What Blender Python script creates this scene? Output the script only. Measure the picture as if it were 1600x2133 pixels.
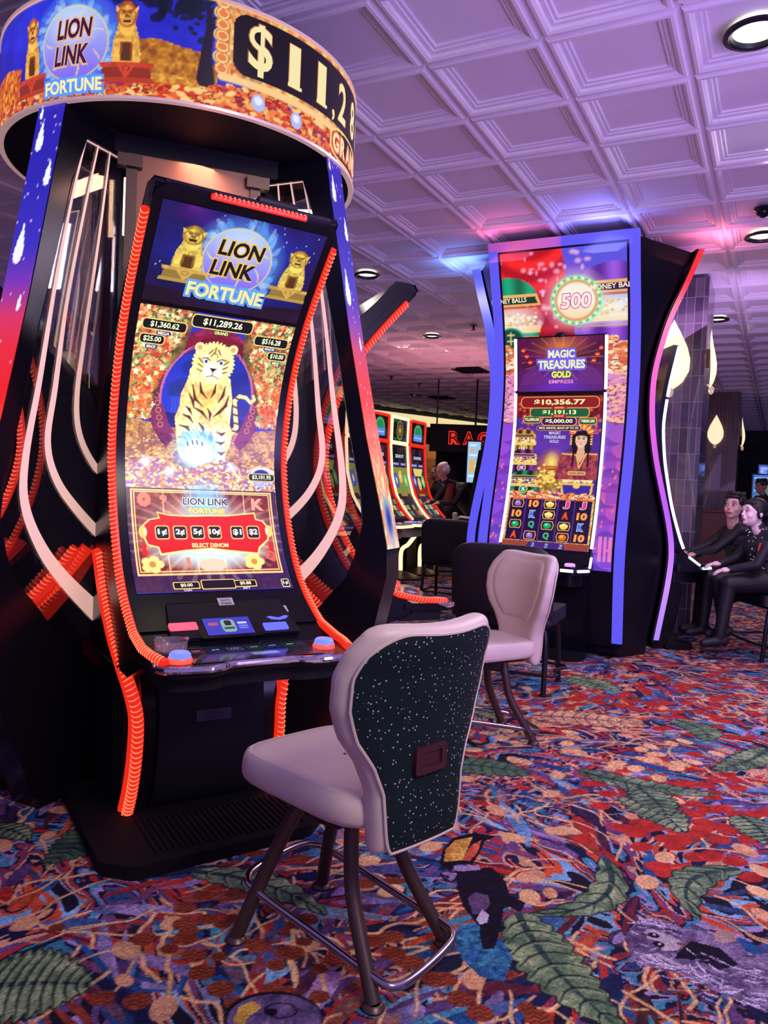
import bpy, math, random
import numpy as np
from mathutils import Vector, Matrix
from mathutils.geometry import tessellate_polygon

# ------------------------------------------------------------------ camera, world, lights, exposure
for o in list(bpy.data.objects): bpy.data.objects.remove(o)
scene = bpy.context.scene
col = scene.collection
R = math.radians
CAM_H = 1.35
cam_data = bpy.data.cameras.new('camera')
cam = bpy.data.objects.new('camera', cam_data); col.objects.link(cam)
cam_data.sensor_fit = 'VERTICAL'; cam_data.sensor_height = 36.0
cam_data.lens = 1607.0/2133.0*36.0
cam_data.clip_start = 0.05; cam_data.clip_end = 200
cam.matrix_world = Matrix.Translation((0, 0, CAM_H)) @ Matrix.Rotation(R(90-2.06), 4, 'X') @ Matrix.Rotation(R(2.5), 4, 'Z')
scene.camera = cam
scene.view_settings.view_transform = 'Standard'
scene.view_settings.look = 'None'
scene.view_settings.gamma = 1.0
scene.view_settings.exposure = 0.0
world = bpy.data.worlds.new('room_ambience'); scene.world = world
world.use_nodes = True
bg = world.node_tree.nodes['Background']
bg.inputs[0].default_value = (0.33, 0.25, 0.80, 1)
bg.inputs[1].default_value = 0.62

def area_light(name, loc, target, size, power, color, size_y=None, spread=None):
    l = bpy.data.lights.new(name, 'AREA'); l.energy = power; l.color = color; l.size = size
    if size_y: l.shape = 'RECTANGLE'; l.size_y = size_y
    if spread: l.spread = R(spread)
    o = bpy.data.objects.new(name, l); col.objects.link(o); o.location = loc
    o.rotation_euler = (Vector(target)-Vector(loc)).to_track_quat('-Z', 'Y').to_euler()
    return o
# added fill lamps: ceiling wash standing in for unseen signs, overhead fill for floor
area_light('ceiling_fill_light', (2.2, 1.2, 1.7), (2.4, 4.2, 3.5), 2.0, 118, (0.50, 0.34, 1.0))
area_light('ceiling_fill_light', (3.0, 8.0, 2.4), (3.0, 9.5, 3.5), 2.0, 30, (0.72, 0.42, 1.0))
area_light('ceiling_fill_light', (1.2, 12.5, 2.5), (1.2, 12.6, 3.5), 2.6, 26, (1.0, 0.33, 0.42))
area_light('floor_fill_light', (1.6, -0.1, 3.3), (1.1, 2.3, 0), 1.1, 88, (1.0, 0.85, 0.76))
area_light('floor_fill_light', (3.0, 4.6, 3.4), (2.2, 4.0, 0), 1.4, 100, (0.94, 0.76, 1.0))
area_light('floor_fill_light', (5.5, 9.5, 3.4), (4.5, 8.6, 0), 1.2, 40, (1.0, 0.82, 0.75))
area_light('floor_fill_light', (-0.3, 7.6, 3.4), (-0.3, 7.5, 0), 0.6, 22, (1.0, 0.85, 0.75))
area_light('floor_fill_light', (0.4, 12.5, 3.4), (0.6, 11.5, 0), 1.0, 45, (1.0, 0.82, 0.7))

# ------------------------------------------------------------------ helpers
def lin(c):
    return tuple((x/12.92 if x <= .04045 else ((x+.055)/1.055)**2.4) for x in c)
def hexc(h):
    return tuple(int(h[i:i+2], 16)/255 for i in (0, 2, 4))
def mat(name, base=(.5,.5,.5), rough=.5, metal=0., emit=None, strength=1., coat=0., trans=0., alpha=1., bump=0., bscale=40., vary=0., spec=None, lights=True):
    m = bpy.data.materials.new(name); m.use_nodes = True
    nt = m.node_tree; b = nt.nodes['Principled BSDF']
    b.inputs['Base Color'].default_value = (*base, 1); b.inputs['Roughness'].default_value = rough
    b.inputs['Metallic'].default_value = metal; b.inputs['Coat Weight'].default_value = coat
    b.inputs['Transmission Weight'].default_value = trans; b.inputs['Alpha'].default_value = alpha
    if spec is not None: b.inputs['Specular IOR Level'].default_value = spec
    if emit is not None:
        b.inputs['Emission Color'].default_value = (*emit, 1); b.inputs['Emission Strength'].default_value = strength
    if bump or vary:
        tc = nt.nodes.new('ShaderNodeTexCoord'); n = nt.nodes.new('ShaderNodeTexNoise')
        n.inputs['Scale'].default_value = bscale; n.inputs['Detail'].default_value = 4
        nt.links.new(tc.outputs['Object'], n.inputs['Vector'])
        if bump:
            bp = nt.nodes.new('ShaderNodeBump'); bp.inputs['Strength'].default_value = bump; bp.inputs['Distance'].default_value = .01
            nt.links.new(n.outputs['Fac'], bp.inputs['Height']); nt.links.new(bp.outputs['Normal'], b.inputs['Normal'])
        if vary:
            mx = nt.nodes.new('ShaderNodeMix'); mx.data_type = 'RGBA'
            mx.inputs['A'].default_value = (*[x*(1-vary) for x in base], 1); mx.inputs['B'].default_value = (*[min(1, x*(1+vary)) for x in base], 1)
            nt.links.new(n.outputs['Fac'], mx.inputs['Factor']); nt.links.new(mx.outputs['Result'], b.inputs['Base Color'])
    if not lights: m.cycles.emission_sampling = 'NONE'
    return m
def color_mat(name, strength=1., rough=.25, base=False, bump=0., bscale=300., lights=True, metal=0., spec=.5):
    """Material whose colour comes from the mesh's own colour attribute: an emitting display, or (base=True) a dyed surface."""
    m = bpy.data.materials.new(name); m.use_nodes = True
    nt = m.node_tree; b = nt.nodes['Principled BSDF']
    a = nt.nodes.new('ShaderNodeAttribute'); a.attribute_name = 'Col'
    b.inputs['Roughness'].default_value = rough; b.inputs['Metallic'].default_value = metal
    b.inputs['Specular IOR Level'].default_value = spec
    if base:
        nt.links.new(a.outputs['Color'], b.inputs['Base Color'])
    else:
        b.inputs['Base Color'].default_value = (.003,.003,.004,1)
        nt.links.new(a.outputs['Color'], b.inputs['Emission Color']); b.inputs['Emission Strength'].default_value = strength
    if bump:
        tc = nt.nodes.new('ShaderNodeTexCoord'); n = nt.nodes.new('ShaderNodeTexNoise')
        n.inputs['Scale'].default_value = bscale; n.inputs['Detail'].default_value = 3
        nt.links.new(tc.outputs['Object'], n.inputs['Vector'])
        bp = nt.nodes.new('ShaderNodeBump'); bp.inputs['Strength'].default_value = bump; bp.inputs['Distance'].default_value = .006
        nt.links.new(n.outputs['Fac'], bp.inputs['Height']); nt.links.new(bp.outputs['Normal'], b.inputs['Normal'])
    if not lights: m.cycles.emission_sampling = 'NONE'
    return m

def rotz(a):
    c, s = math.cos(a), math.sin(a); return np.array([[c,-s,0],[s,c,0],[0,0,1.]])
class MB:
    """Collects shapes, then links them as one mesh object."""
    def __init__(s): s.v=[]; s.f=[]; s.m=[]; s.c=[]; s.n=0
    def add(s, V, F, m=0, c=(1,1,1)):
        V = np.asarray(V, float).reshape(-1,3)
        s.v.append(V)
        if isinstance(F, np.ndarray): F = (F+s.n).tolist()
        else: F = [[i+s.n for i in f] for f in F]
        s.f += F; s.m += [m]*len(F) if isinstance(m, int) else list(m)
        c = np.asarray(c, float)
        s.c.append(np.tile(c, (len(V),1)) if c.ndim == 1 else c)
        s.n += len(V); return s
    def box(s, c, d, M=None, m=0, col=(1,1,1)):
        x,y,z = [k/2 for k in d]
        V = np.array([(-x,-y,-z),(x,-y,-z),(x,y,-z),(-x,y,-z),(-x,-y,z),(x,-y,z),(x,y,z),(-x,y,z)])
        if M is not None: V = V @ np.asarray(M).T
        return s.add(V+np.array(c), [(0,3,2,1),(4,5,6,7),(0,1,5,4),(1,2,6,5),(2,3,7,6),(3,0,4,7)], m, col)
    def tube(s, P, r, seg=8, closed=False, m=0, col=(1,1,1), flat=None, caps=True):
        P = np.asarray(P, float); n = len(P)
        r = np.full(n, r) if np.isscalar(r) else np.asarray(r, float)
        if closed: T = np.roll(P,-1,0)-np.roll(P,1,0)
        else: T = np.gradient(P, axis=0)
        T /= np.linalg.norm(T, axis=1)[:,None]+1e-12
        up = np.array([0,0,1.]) if abs(T[0][2]) < .9 else np.array([1.,0,0])
        N = np.cross(T[0], up); N /= np.linalg.norm(N); V = []
        for i in range(n):
            N = N-T[i]*(N@T[i]); N /= np.linalg.norm(N)+1e-12; B = np.cross(T[i], N)
            for k in range(seg):
                a = 2*math.pi*k/seg; V.append(P[i]+r[i]*(math.cos(a)*N+math.sin(a)*B))
        F = []
        for i in range(n if closed else n-1):
            j = (i+1)%n
            for k in range(seg):
                k2 = (k+1)%seg; F.append((i*seg+k, i*seg+k2, j*seg+k2, j*seg+k))
        if not closed and caps: F += [tuple(range(seg))[::-1], tuple((n-1)*seg+k for k in range(seg))]
        return s.add(V, F, m, col)
    def grid(s, A, m=0, col=(1,1,1), wrap=False, flip=False):
        A = np.asarray(A, float); nv, nu = A.shape[:2]
        i, j = np.meshgrid(np.arange(nv-1), np.arange(nu if wrap else nu-1), indexing='ij')
        j2 = (j+1)%nu
        F = np.stack([i*nu+j, i*nu+j2, (i+1)*nu+j2, (i+1)*nu+j], -1).reshape(-1,4)
        if flip: F = F[:,::-1]
        return s.add(A.reshape(-1,3), F, m, col)
    def prism(s, poly, fn, t0, t1, holes=(), m=0, mside=None, col=(1,1,1)):
        """poly (and holes): 2-D outlines; fn(x,y,t)->xyz; a slab from t0 to t1."""
        loops = [list(poly)]+[list(h) for h in holes]
        flatp = [p for l in loops for p in l]
        tris = tessellate_polygon([[Vector((p[0],p[1],0)) for p in l] for l in loops])
        n = len(flatp)
        V = [fn(p[0],p[1],t0) for p in flatp]+[fn(p[0],p[1],t1) for p in flatp]
        F = [tuple(t) for t in tris]; ms = [m]*len(F)
        F2 = [tuple(i+n for i in t[::-1]) for t in tris]; ms += [m]*len(F2); F += F2
        k = 0
        for l in loops:
            L = len(l)
            for i in range(L):
                j = (i+1)%L; F.append((k+i,k+j,k+j+n,k+i+n)); ms.append(m if mside is None else mside)
            k += L
        return s.add(V, F, ms, col)
    def lathe(s, prof, seg=24, c=(0,0,0), m=0, col=(1,1,1), a0=0, a1=360, M=None):
        full = abs(a1-a0) >= 360; n = seg if full else seg+1
        an = np.radians(a0+(a1-a0)*np.arange(n)/seg)
        A = np.array([[(r*math.cos(a), r*math.sin(a), z) for a in an] for r, z in prof])
        if M is not None: A = A @ np.asarray(M).T
        return s.grid(A+np.array(c), m, col, wrap=full)
    def ball(s, c, r, seg=12, M=None, m=0, col=(1,1,1)):
        r = (r,r,r) if np.isscalar(r) else r
        A = np.array([[(math.sin(p)*math.cos(a)*r[0], math.sin(p)*math.sin(a)*r[1], math.cos(p)*r[2]) for a in np.linspace(0,2*math.pi,seg,endpoint=False)] for p in np.linspace(.02,math.pi-.02,max(6,seg//2+2))])
        if M is not None: A = A @ np.asarray(M).T
        return s.grid(A+np.array(c), m, col, wrap=True, flip=True)
def obj(name, mb, mats, parent=None, loc=None, rz=0., smooth=True, bevel=0., bseg=2, angle=35, subsurf=0, label=None):
    me = bpy.data.meshes.new(name)
    V = np.concatenate(mb.v)
    me.from_pydata(V.tolist() if len(V) < 300000 else list(map(tuple, V)), [], mb.f)
    if not isinstance(mats, (list,tuple)): mats = [mats]
    for m in mats: me.materials.append(m)
    me.polygons.foreach_set('material_index', mb.m)
    if smooth:
        me.polygons.foreach_set('use_smooth', [True]*len(me.polygons)); me.set_sharp_from_angle(angle=R(angle))
    ca = me.color_attributes.new('Col', 'FLOAT_COLOR', 'POINT')
    C = np.concatenate(mb.c); C4 = np.ones((len(C),4)); C4[:,:3] = C
    ca.data.foreach_set('color', C4.ravel())
    me.update()
    o = bpy.data.objects.new(name, me); col.objects.link(o)
    if parent is not None: o.parent = parent
    if loc is not None: o.location = loc
    if rz: o.rotation_euler = (0,0,rz)
    if bevel:
        b = o.modifiers.new('bevel','BEVEL'); b.width = bevel; b.segments = bseg; b.limit_method = 'ANGLE'; b.angle_limit = R(40); b.harden_normals = False
    if subsurf:
        b = o.modifiers.new('sub','SUBSURF'); b.levels = subsurf; b.render_levels = subsurf
    if label: o['label'] = label
    return o
def thing(name, label, cat, loc=(0,0,0), rz=0., group=None):
    o = bpy.data.objects.new(name, None); col.objects.link(o)
    o.empty_display_size = .1; o.location = loc; o.rotation_euler = (0,0,rz); o['label'] = label; o['category'] = cat
    if group: o['group'] = group
    return o
def tag(o, label, cat, group=None):
    o['label'] = label; o['category'] = cat
    if group: o['group'] = group
    return o
def struct(o): o['kind'] = 'structure'; return o
def dup(root, loc, rz, label, group=None):
    r = root.copy(); col.objects.link(r); r.location = loc; r.rotation_euler = (0,0,rz); r['label'] = label
    if group: r['group'] = group
    for ch in list(root.children):
        c = ch.copy(); col.objects.link(c); c.parent = r
        for g in list(ch.children):
            d = g.copy(); col.objects.link(d); d.parent = c
    return r
def smooth_path(P, n=8, closed=False):
    P = np.asarray(P, float)
    Q = np.vstack([P[-1],P,P[0],P[1]]) if closed else np.vstack([2*P[0]-P[1],P,2*P[-1]-P[-2]])
    out = []
    for i in range(1, len(Q)-2):
        p0,p1,p2,p3 = Q[i-1],Q[i],Q[i+1],Q[i+2]
        for t in np.arange(n)/n:
            out.append(.5*((2*p1)+(-p0+p2)*t+(2*p0-5*p1+4*p2-p3)*t*t+(-p0+3*p1-3*p2+p3)*t**3))
    if not closed: out.append(Q[-2])
    return np.array(out)

_glyph = {}
def glyphs(txt, bold=0.0):
    """Flat triangulated lettering normalised to a unit-high box: vertices, faces, width/height."""
    k = (txt, bold)
    if k in _glyph: return _glyph[k]
    cu = bpy.data.curves.new('lettering', 'FONT'); cu.body = txt; cu.fill_mode = 'FRONT'; cu.offset = bold; cu.resolution_u = 3
    cu.dimensions = '2D'
    ob = bpy.data.objects.new('lettering', cu); me = ob.to_mesh()
    V = np.array([v.co[:2] for v in me.vertices]); F = [list(p.vertices) for p in me.polygons]
    ob.to_mesh_clear(); bpy.data.objects.remove(ob); bpy.data.curves.remove(cu)
    mn, mx = V.min(0), V.max(0); V = (V-mn)/(mx-mn)
    _glyph[k] = (V, F, (mx-mn)[0]/(mx-mn)[1]); return _glyph[k]

def hash01(ix, iy, seed):
    h = np.sin(ix*127.1+iy*311.7+seed*74.7)*43758.5453; return h-np.floor(h)
def vnoise(x, y, seed=0):
    ix, iy = np.floor(x), np.floor(y); fx, fy = x-ix, y-iy; fx = fx*fx*(3-2*fx); fy = fy*fy*(3-2*fy)
    a,b,c,d = hash01(ix,iy,seed),hash01(ix+1,iy,seed),hash01(ix,iy+1,seed),hash01(ix+1,iy+1,seed)
    return (a*(1-fx)+b*fx)*(1-fy)+(c*(1-fx)+d*fx)*fy
def fbm(x, y, seed=0, o=4):
    s = 0; a = .5; t = 0
    for i in range(o): s = s+a*vnoise(x*2**i, y*2**i, seed+i); t += a; a *= .5
    return s/t

class Art:
    """A picture carried by a mesh: a fine grid whose vertices hold colours, with crisp lettering and shapes on top."""
    def __init__(s, x0, x1, y0, y1, step, base=(0,0,0)):
        s.nx = int((x1-x0)/step)+2; s.ny = int((y1-y0)/step)+2
        s.x = np.linspace(x0,x1,s.nx); s.y = np.linspace(y0,y1,s.ny)
        s.X, s.Y = np.meshgrid(s.x, s.y); s.C = np.empty((s.ny,s.nx,3)); s.C[:] = base; s.over = []; s.step = step
    def win(s, x0, x1, y0, y1):
        i0,i1 = np.searchsorted(s.x,[x0,x1]); j0,j1 = np.searchsorted(s.y,[y0,y1])
        return slice(max(j0-1,0),j1+1), slice(max(i0-1,0),i1+1)
    def blend(s, w, M, c, a=1.):
        C = s.C[w]; M = (M*a)[...,None]
        c = np.asarray(c(s.X[w],s.Y[w]) if callable(c) else c, float)
        s.C[w] = C*(1-M)+c*M
    def poly(s, P, c, a=1., soft=0):
        P = np.asarray(P, float); w = s.win(P[:,0].min()-soft,P[:,0].max()+soft,P[:,1].min()-soft,P[:,1].max()+soft)
        X,Y = s.X[w],s.Y[w]
        if X.size == 0: return
        M = np.zeros(X.shape,bool)
        x1,y1 = P[-1]
        for x2,y2 in P:
            if y1 != y2:
                cnd = (Y > min(y1,y2)) & (Y <= max(y1,y2)) & (X < (x2-x1)*(Y-y1)/(y2-y1)+x1); M ^= cnd
            x1,y1 = x2,y2
        s.blend(w, M.astype(float), c, a)
    def ell(s, cx, cy, rx, ry, c, a=1., rot=0., soft=.15, ring=0., asp=1.):
        r = max(rx,ry)*(1+soft)+1e-6; w = s.win(cx-r,cx+r,cy-r,cy+r); X,Y = s.X[w]-cx,s.Y[w]-cy
        if X.size == 0: return
        if rot: X,Y = X*math.cos(rot)+Y*math.sin(rot), -X*math.sin(rot)+Y*math.cos(rot)
        d = np.sqrt((X/rx)**2+(Y/ry)**2)
        if ring: M = np.clip(1-np.abs(d-1+ring/2)/(ring/2),0,1)**.6
        else: M = np.clip((1+soft/2-d)/max(soft,1e-6),0,1)
        s.blend(w, M, c, a)
    def glow(s, cx, cy, rx, ry, c, a=1., p=2.):
        w = s.win(cx-rx,cx+rx,cy-ry,cy+ry); d = np.sqrt(((s.X[w]-cx)/rx)**2+((s.Y[w]-cy)/ry)**2)
        if d.size: s.blend(w, np.clip(1-d,0,1)**p, c, a)
    def line(s, P, wd, c, a=1.):
        P = np.asarray(P,float); n = len(P); wd = np.full(n,wd) if np.isscalar(wd) else np.asarray(wd)
        for i in range(n-1):
            (x1,y1),(x2,y2) = P[i],P[i+1]; m = max(wd[i],wd[i+1])
            w = s.win(min(x1,x2)-m,max(x1,x2)+m,min(y1,y2)-m,max(y1,y2)+m); X,Y = s.X[w],s.Y[w]
            if X.size == 0: continue
            L = (x2-x1)**2+(y2-y1)**2+1e-12; t = np.clip(((X-x1)*(x2-x1)+(Y-y1)*(y2-y1))/L,0,1)
            d = np.hypot(X-x1-t*(x2-x1),Y-y1-t*(y2-y1)); W = (wd[i]*(1-t)+wd[i+1]*t)/2
            s.blend(w, np.clip((W-d)/s.step+.5,0,1), c, a)
    def text(s, t, cx, cy, w, h, c, bold=.02, shear=0., rot=0., layer=1, edge=None, ew=.12):
        V,F,asp = glyphs(t, bold); V = (V-.5)*[w,h]
        V[:,0] += V[:,1]*shear; cr,sr = math.cos(rot),math.sin(rot)
        if edge is not None:
            E,G,_ = glyphs(t, bold+ew*.35); k = 1+ew*.9*h/w, 1+ew; E = (E-.5)*[w*k[0],h*k[1]]; E[:,0] += E[:,1]*shear
            s.over.append((E@np.array([[cr,sr],[-sr,cr]])+[cx,cy],G,edge,layer)); layer += 1
        s.over.append((V@np.array([[cr,sr],[-sr,cr]])+[cx,cy],F,c,layer))
    def shape(s, P, c, layer=1):
        P = [tuple(p) for p in P]
        t = tessellate_polygon([[Vector((p[0],p[1],0)) for p in P]])
        s.over.append((np.array(P),[list(k) for k in t],c,layer))
    def rrect(s, cx, cy, w, h, c, layer=1, r=.3):
        rr = r*h; P = []
        for qx,qy,a0 in ((1,1,0),(-1,1,90),(-1,-1,180),(1,-1,270)):
            for k in range(5):
                a = R(a0+k*22.5); P.append((cx+qx*(w/2-rr)+rr*math.cos(a),cy+qy*(h/2-rr)+rr*math.sin(a)))
        s.shape(P, c, layer)
    def disc(s, cx, cy, rx, ry, c, layer=1, n=20):
        s.shape([(cx+rx*math.cos(k*2*math.pi/n),cy+ry*math.sin(k*2*math.pi/n)) for k in range(n)], c, layer)
    def mesh(s, mb, fn, m=0, lift=.0006, base=0.):
        """fn(x,y,off) on arrays -> (...,3)"""
        C = np.clip(s.C,0,1); C = np.where(C<=.04045,C/12.92,((C+.055)/1.055)**2.4)
        mb.grid(fn(s.X,s.Y,base), m, C.reshape(-1,3))
        for V,F,c,l in s.over:
            mb.add(fn(V[:,0],V[:,1],base+lift*l), F, m, lin(c))
        return mb
GOLD=(1,.82,.35); CREAM=(1,.95,.75); WHITE=(1,1,1); BLACK=(.01,.01,.015)
# ------------------------------------------------------------------ shared materials
M = dict(
 black=mat('black_gloss_panel',(.005,.005,.009),.24,spec=.28,vary=.2,bscale=6),
 matte=mat('black_matte_panel',(.008,.007,.012),.6,spec=.2,vary=.3,bscale=12),
 rubber=mat('ribbed_black_rubber',(.005,.0045,.006),.75,spec=.15,bump=.3,bscale=120),
 chrome=mat('polished_chrome',(.75,.74,.76),.09,1.,vary=.05),
 bronze=mat('brown_powder_coat_metal',(.105,.066,.058),.38,.7,bump=.05,bscale=300,vary=.15),
 darkmetal=mat('dark_metal',(.02,.02,.028),.35,.6,vary=.15),
 vinyl=mat('pale_vinyl',(.68,.55,.48),.42,bump=.10,bscale=420,vary=.06),
 blackvinyl=mat('black_vinyl',(.007,.007,.014),.5,bump=.1,bscale=400,vary=.2),
 maroon=mat('maroon_plastic',(.055,.012,.016),.4,vary=.15),
 white=mat('white_sticker',(.7,.68,.66),.5,vary=.05),
 ceil=mat('painted_ceiling_tile',(.74,.70,.74),.75,bump=.12,bscale=160,vary=.05),
 brownwall=mat('brown_painted_core_panel',(.30,.135,.080),.45,vary=.12,bscale=5),
 led=color_mat('display_panel',1.0,.3),
 ledbright=color_mat('bright_display_panel',1.5,.3),
 signled=color_mat('display_panel_soft',.95,.3),
 glass=mat('thin_clear_glass',(1,1,1),.02,trans=1.,alpha=.28,spec=.6),
 cream=mat('cream_film_stripe',(.70,.50,.44),.45,emit=(.95,.58,.48),strength=.62,vary=.04,lights=False),  # film is no lamp; emission added so the stripes look brighter
 red=mat('red_led_strip',(.2,.01,.005),.3,emit=(.95,.025,.008),strength=.85,vary=.1),
 redhot=mat('bright_red_led_arc',(.3,.05,.03),.3,emit=(1.0,.20,.10),strength=1.6,lights=False),
 bluestrip=mat('blue_sign_edge',(.05,.05,.3),.3,emit=(.105,.095,.80),strength=1.05),
 pinkstrip=mat('pink_sign_edge',(.3,.05,.2),.3,emit=(1.0,.10,.22),strength=1.1),
 whiteled=mat('white_led_strip',(.5,.5,.6),.3,emit=(.80,.76,1.0),strength=2.2),
 warmled=mat('warm_white_led_tube',(.6,.5,.35),.3,emit=(1.0,.70,.40),strength=1.4),
 cove=mat('warm_cove_light_panel',(.6,.5,.3),.5,emit=(1.0,.83,.42),strength=.85),
 lamp=mat('frosted_lamp_lens',(.9,.9,.85),.4,emit=(1.0,.93,.72),strength=2.6),
 lampdim=mat('frosted_lamp_lens_far',(.9,.9,.85),.4,emit=(1.0,.90,.85),strength=1.3,lights=False),
 hair=mat('black_hair',(.008,.006,.006),.5,bump=.3,bscale=200),
 greyhair=mat('white_grey_hair',(.80,.74,.72),.7,bump=.3,bscale=150),
 body=color_mat('skin_and_cloth',1,.6,base=True,bump=.1),
 dyed=color_mat('dyed_surface',1,.55,base=True),
)
# ------------------------------------------------------------------ the setting
TH = R(27.1); TILE = .61
GU = np.array([math.cos(TH),-math.sin(TH)]); GV = np.array([math.sin(TH),math.cos(TH)])
CEIL = CAM_H+3.5183*TILE
# ceiling: square coffered tiles, each with a bar, two mouldings and a raised field
prof = [(.000,.010),(.010,.010),(.011,.002),(.022,-.010),(.038,-.012),(.054,-.004),(.059,.010),(.080,.012),(.085,.020),(.100,.020),(.106,.031),(.114,.032)]
cm = MB(); pv = []; 
for (d, zz) in prof: pv += [(d,d,zz),(TILE-d,d,zz),(TILE-d,TILE-d,zz),(d,TILE-d,zz)]
pv = np.array(pv); pf = []
for k in range(len(prof)-1):
    for j in range(4): pf.append((4*k+j, 4*k+(j+1)%4, 4*k+4+(j+1)%4, 4*k+4+j))
k = 4*(len(prof)-1); pf.append((k,k+1,k+2,k+3)); pf = [f[::-1] for f in pf]
openings = {}
for i in range(-26, 34):
    for j in range(-4, 46):
        ox, oy = (i-2.8458)*TILE, (j+5.9573)*TILE - 6*TILE*0
        cx, cy = ox+TILE/2, oy+TILE/2
        w = cx*GU+cy*GV
        if w[1] < -2.5 or w[1] > 27.0 or abs(w[0]) > 3.6+w[1]*.62: continue
        V = pv.copy(); xy = np.outer(V[:,0]+ox,GU)+np.outer(V[:,1]+oy,GV)
        cm.add(np.column_stack([xy, V[:,2]+CEIL]), pf)
struct(obj('ceiling', cm, M['ceil'], angle=20))

# ---- carpet: woven picture of feathers, coins, leaves, a toucan and a marmoset
PAL = dict(navy='16193f',blue='1f4a80',teal='3c7f9e',sky='6f9fc0',tan='c4906a',peach='e2b07c',red='a82c26',orange='c04c30',purple='5e4072',lav='9480b0',dark='1c1426',rust='8a3a26',green='4f6a50',dgreen='2b4440',lgreen='8fa076',maroon='5a2030')
PAL = {k: hexc(v) for k, v in PAL.items()}
def in_palette_noise(X, Y):
    wx = fbm(X*1.3+5, Y*1.3, 11, 3)*1.6; wy = fbm(X*1.3, Y*1.3+9, 17, 3)*1.6
    t = fbm(X*5.5+wx*4, Y*5.5+wy*4, 3, 4); t2 = fbm(X*11+wy*5, Y*11+wx*5, 23, 3)
    keys = ['navy','blue','purple','dark','lav','teal','navy','red','purple','tan','navy','orange','sky','dark']
    q = np.clip((t-.22)/.56,0,.999)*len(keys); idx = q.astype(int)
    T = np.array([PAL[k] for k in keys]); C = T[idx]
    return C*(.72+.56*t2[...,None])
def shade(c, seed, lo=.7, hi=1.3, f=14):
    c = np.array(c)
    return lambda X,Y: c*(lo+(hi-lo)*fbm(X*f,Y*f,seed,3))[...,None]
def two(c1, c2, seed, f=9):
    c1 = np.array(c1); c2 = np.array(c2)
    def g(X,Y):
        t = np.clip((fbm(X*f,Y*f,seed,3)-.3)*2.4,0,1)[...,None]; return (c1*(1-t)+c2*t)*(.8+.4*vnoise(X*90,Y*90,seed))[...,None]
    return g
def streak(x, y, a, L, w, curve=0.):
    P = []; n = 9
    for k in range(n):
        t = k/(n-1); aa = a+curve*t; hw = w*math.sin(math.pi*min(1,t*.9+.06))**.7*.5
        px, py = x+L*t*math.cos(a+curve*t*.5), y+L*t*math.sin(a+curve*t*.5); P.append((px-hw*math.sin(aa),py+hw*math.cos(aa),px+hw*math.sin(aa),py-hw*math.cos(aa)))
    return [(p[0],p[1]) for p in P]+[(p[2],p[3]) for p in P[::-1]]
bursts = [(0.95,2.62),(-1.1,2.25),(2.4,3.6),(0.55,3.95),(3.6,5.2),(-.4,1.55),(2.0,6.2),(5.2,7.4),(1.75,1.75)]
def carpet_pattern(A, x0, x1, y0, y1, dens, seed):
    rd = random.Random(seed)
    cols = ['red','orange','navy','blue','teal','purple','lav','dark','red','sky','navy','rust','purple','maroon','blue']
    area = (x1-x0)*(y1-y0)
    for k in range(int(area*dens)):
        x, y = rd.uniform(x0,x1), rd.uniform(y0,y1)
        bx, by = min(bursts, key=lambda b: (b[0]-x)**2+(b[1]-y)**2); d = math.hypot(x-bx,y-by)
        a = math.atan2(y-by,x-bx)+rd.gauss(0,.22); L = rd.uniform(.12,.40)*(.7+.5*min(d,1)); w = rd.uniform(.022,.072)
        c = PAL[rd.choice(cols)]; c2 = PAL[rd.choice(cols)]
        A.poly(streak(x,y,a,L,w,rd.uniform(-.5,.5)), two(c,[.6*c[i]+.4*c2[i] for i in range(3)],rd.random()*90,12))
        if rd.random() < .25:
            A.poly(streak(x,y,a+.04,L*.9,w*.45,rd.uniform(-.3,.3)), shade(c2,rd.random()*50))
    for k in range(int(area*dens*.50)):          # tan outlines meandering between the feathers
        x, y = rd.uniform(x0,x1), rd.uniform(y0,y1)
        bx, by = min(bursts, key=lambda b: (b[0]-x)**2+(b[1]-y)**2); a = math.atan2(y-by,x-bx)+rd.gauss(0,.45)
        P = [(x,y)]; 
        for q in range(rd.randint(4,9)):
            a += rd.gauss(0,.38); s_ = rd.uniform(.03,.055); P.append((P[-1][0]+s_*math.cos(a),P[-1][1]+s_*math.sin(a)))
        A.line(smooth_path(P,3), rd.uniform(.007,.013), shade(PAL['peach'],k,.75,1.15,30))
    for k in range(int(area*11)):                 # tan pebbles
        x, y = rd.uniform(x0,x1), rd.uniform(y0,y1); r = rd.uniform(.022,.05)
        A.ell(x,y,r*1.25,r*.85,shade(PAL['tan'],k,.85,1.25,30),rot=rd.uniform(0,3),soft=.12)
def coin(A, x, y, r, seed):
    A.ell(x,y,r,r*.92,shade(PAL['rust'],seed,.85,1.25,40),soft=.1)
    A.ell(x,y,r*.97,r*.88,[c*.45 for c in PAL['rust']],ring=.12,a=.6)
    for q in (-.45,0,.45):
        P = [(x+r*.72*t, y+r*(q+.16*math.sin(t*5+seed))) for t in np.linspace(-1,1,7)]
        A.line(P, .0045, [c*.5 for c in PAL['rust']], a=.8)
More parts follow.
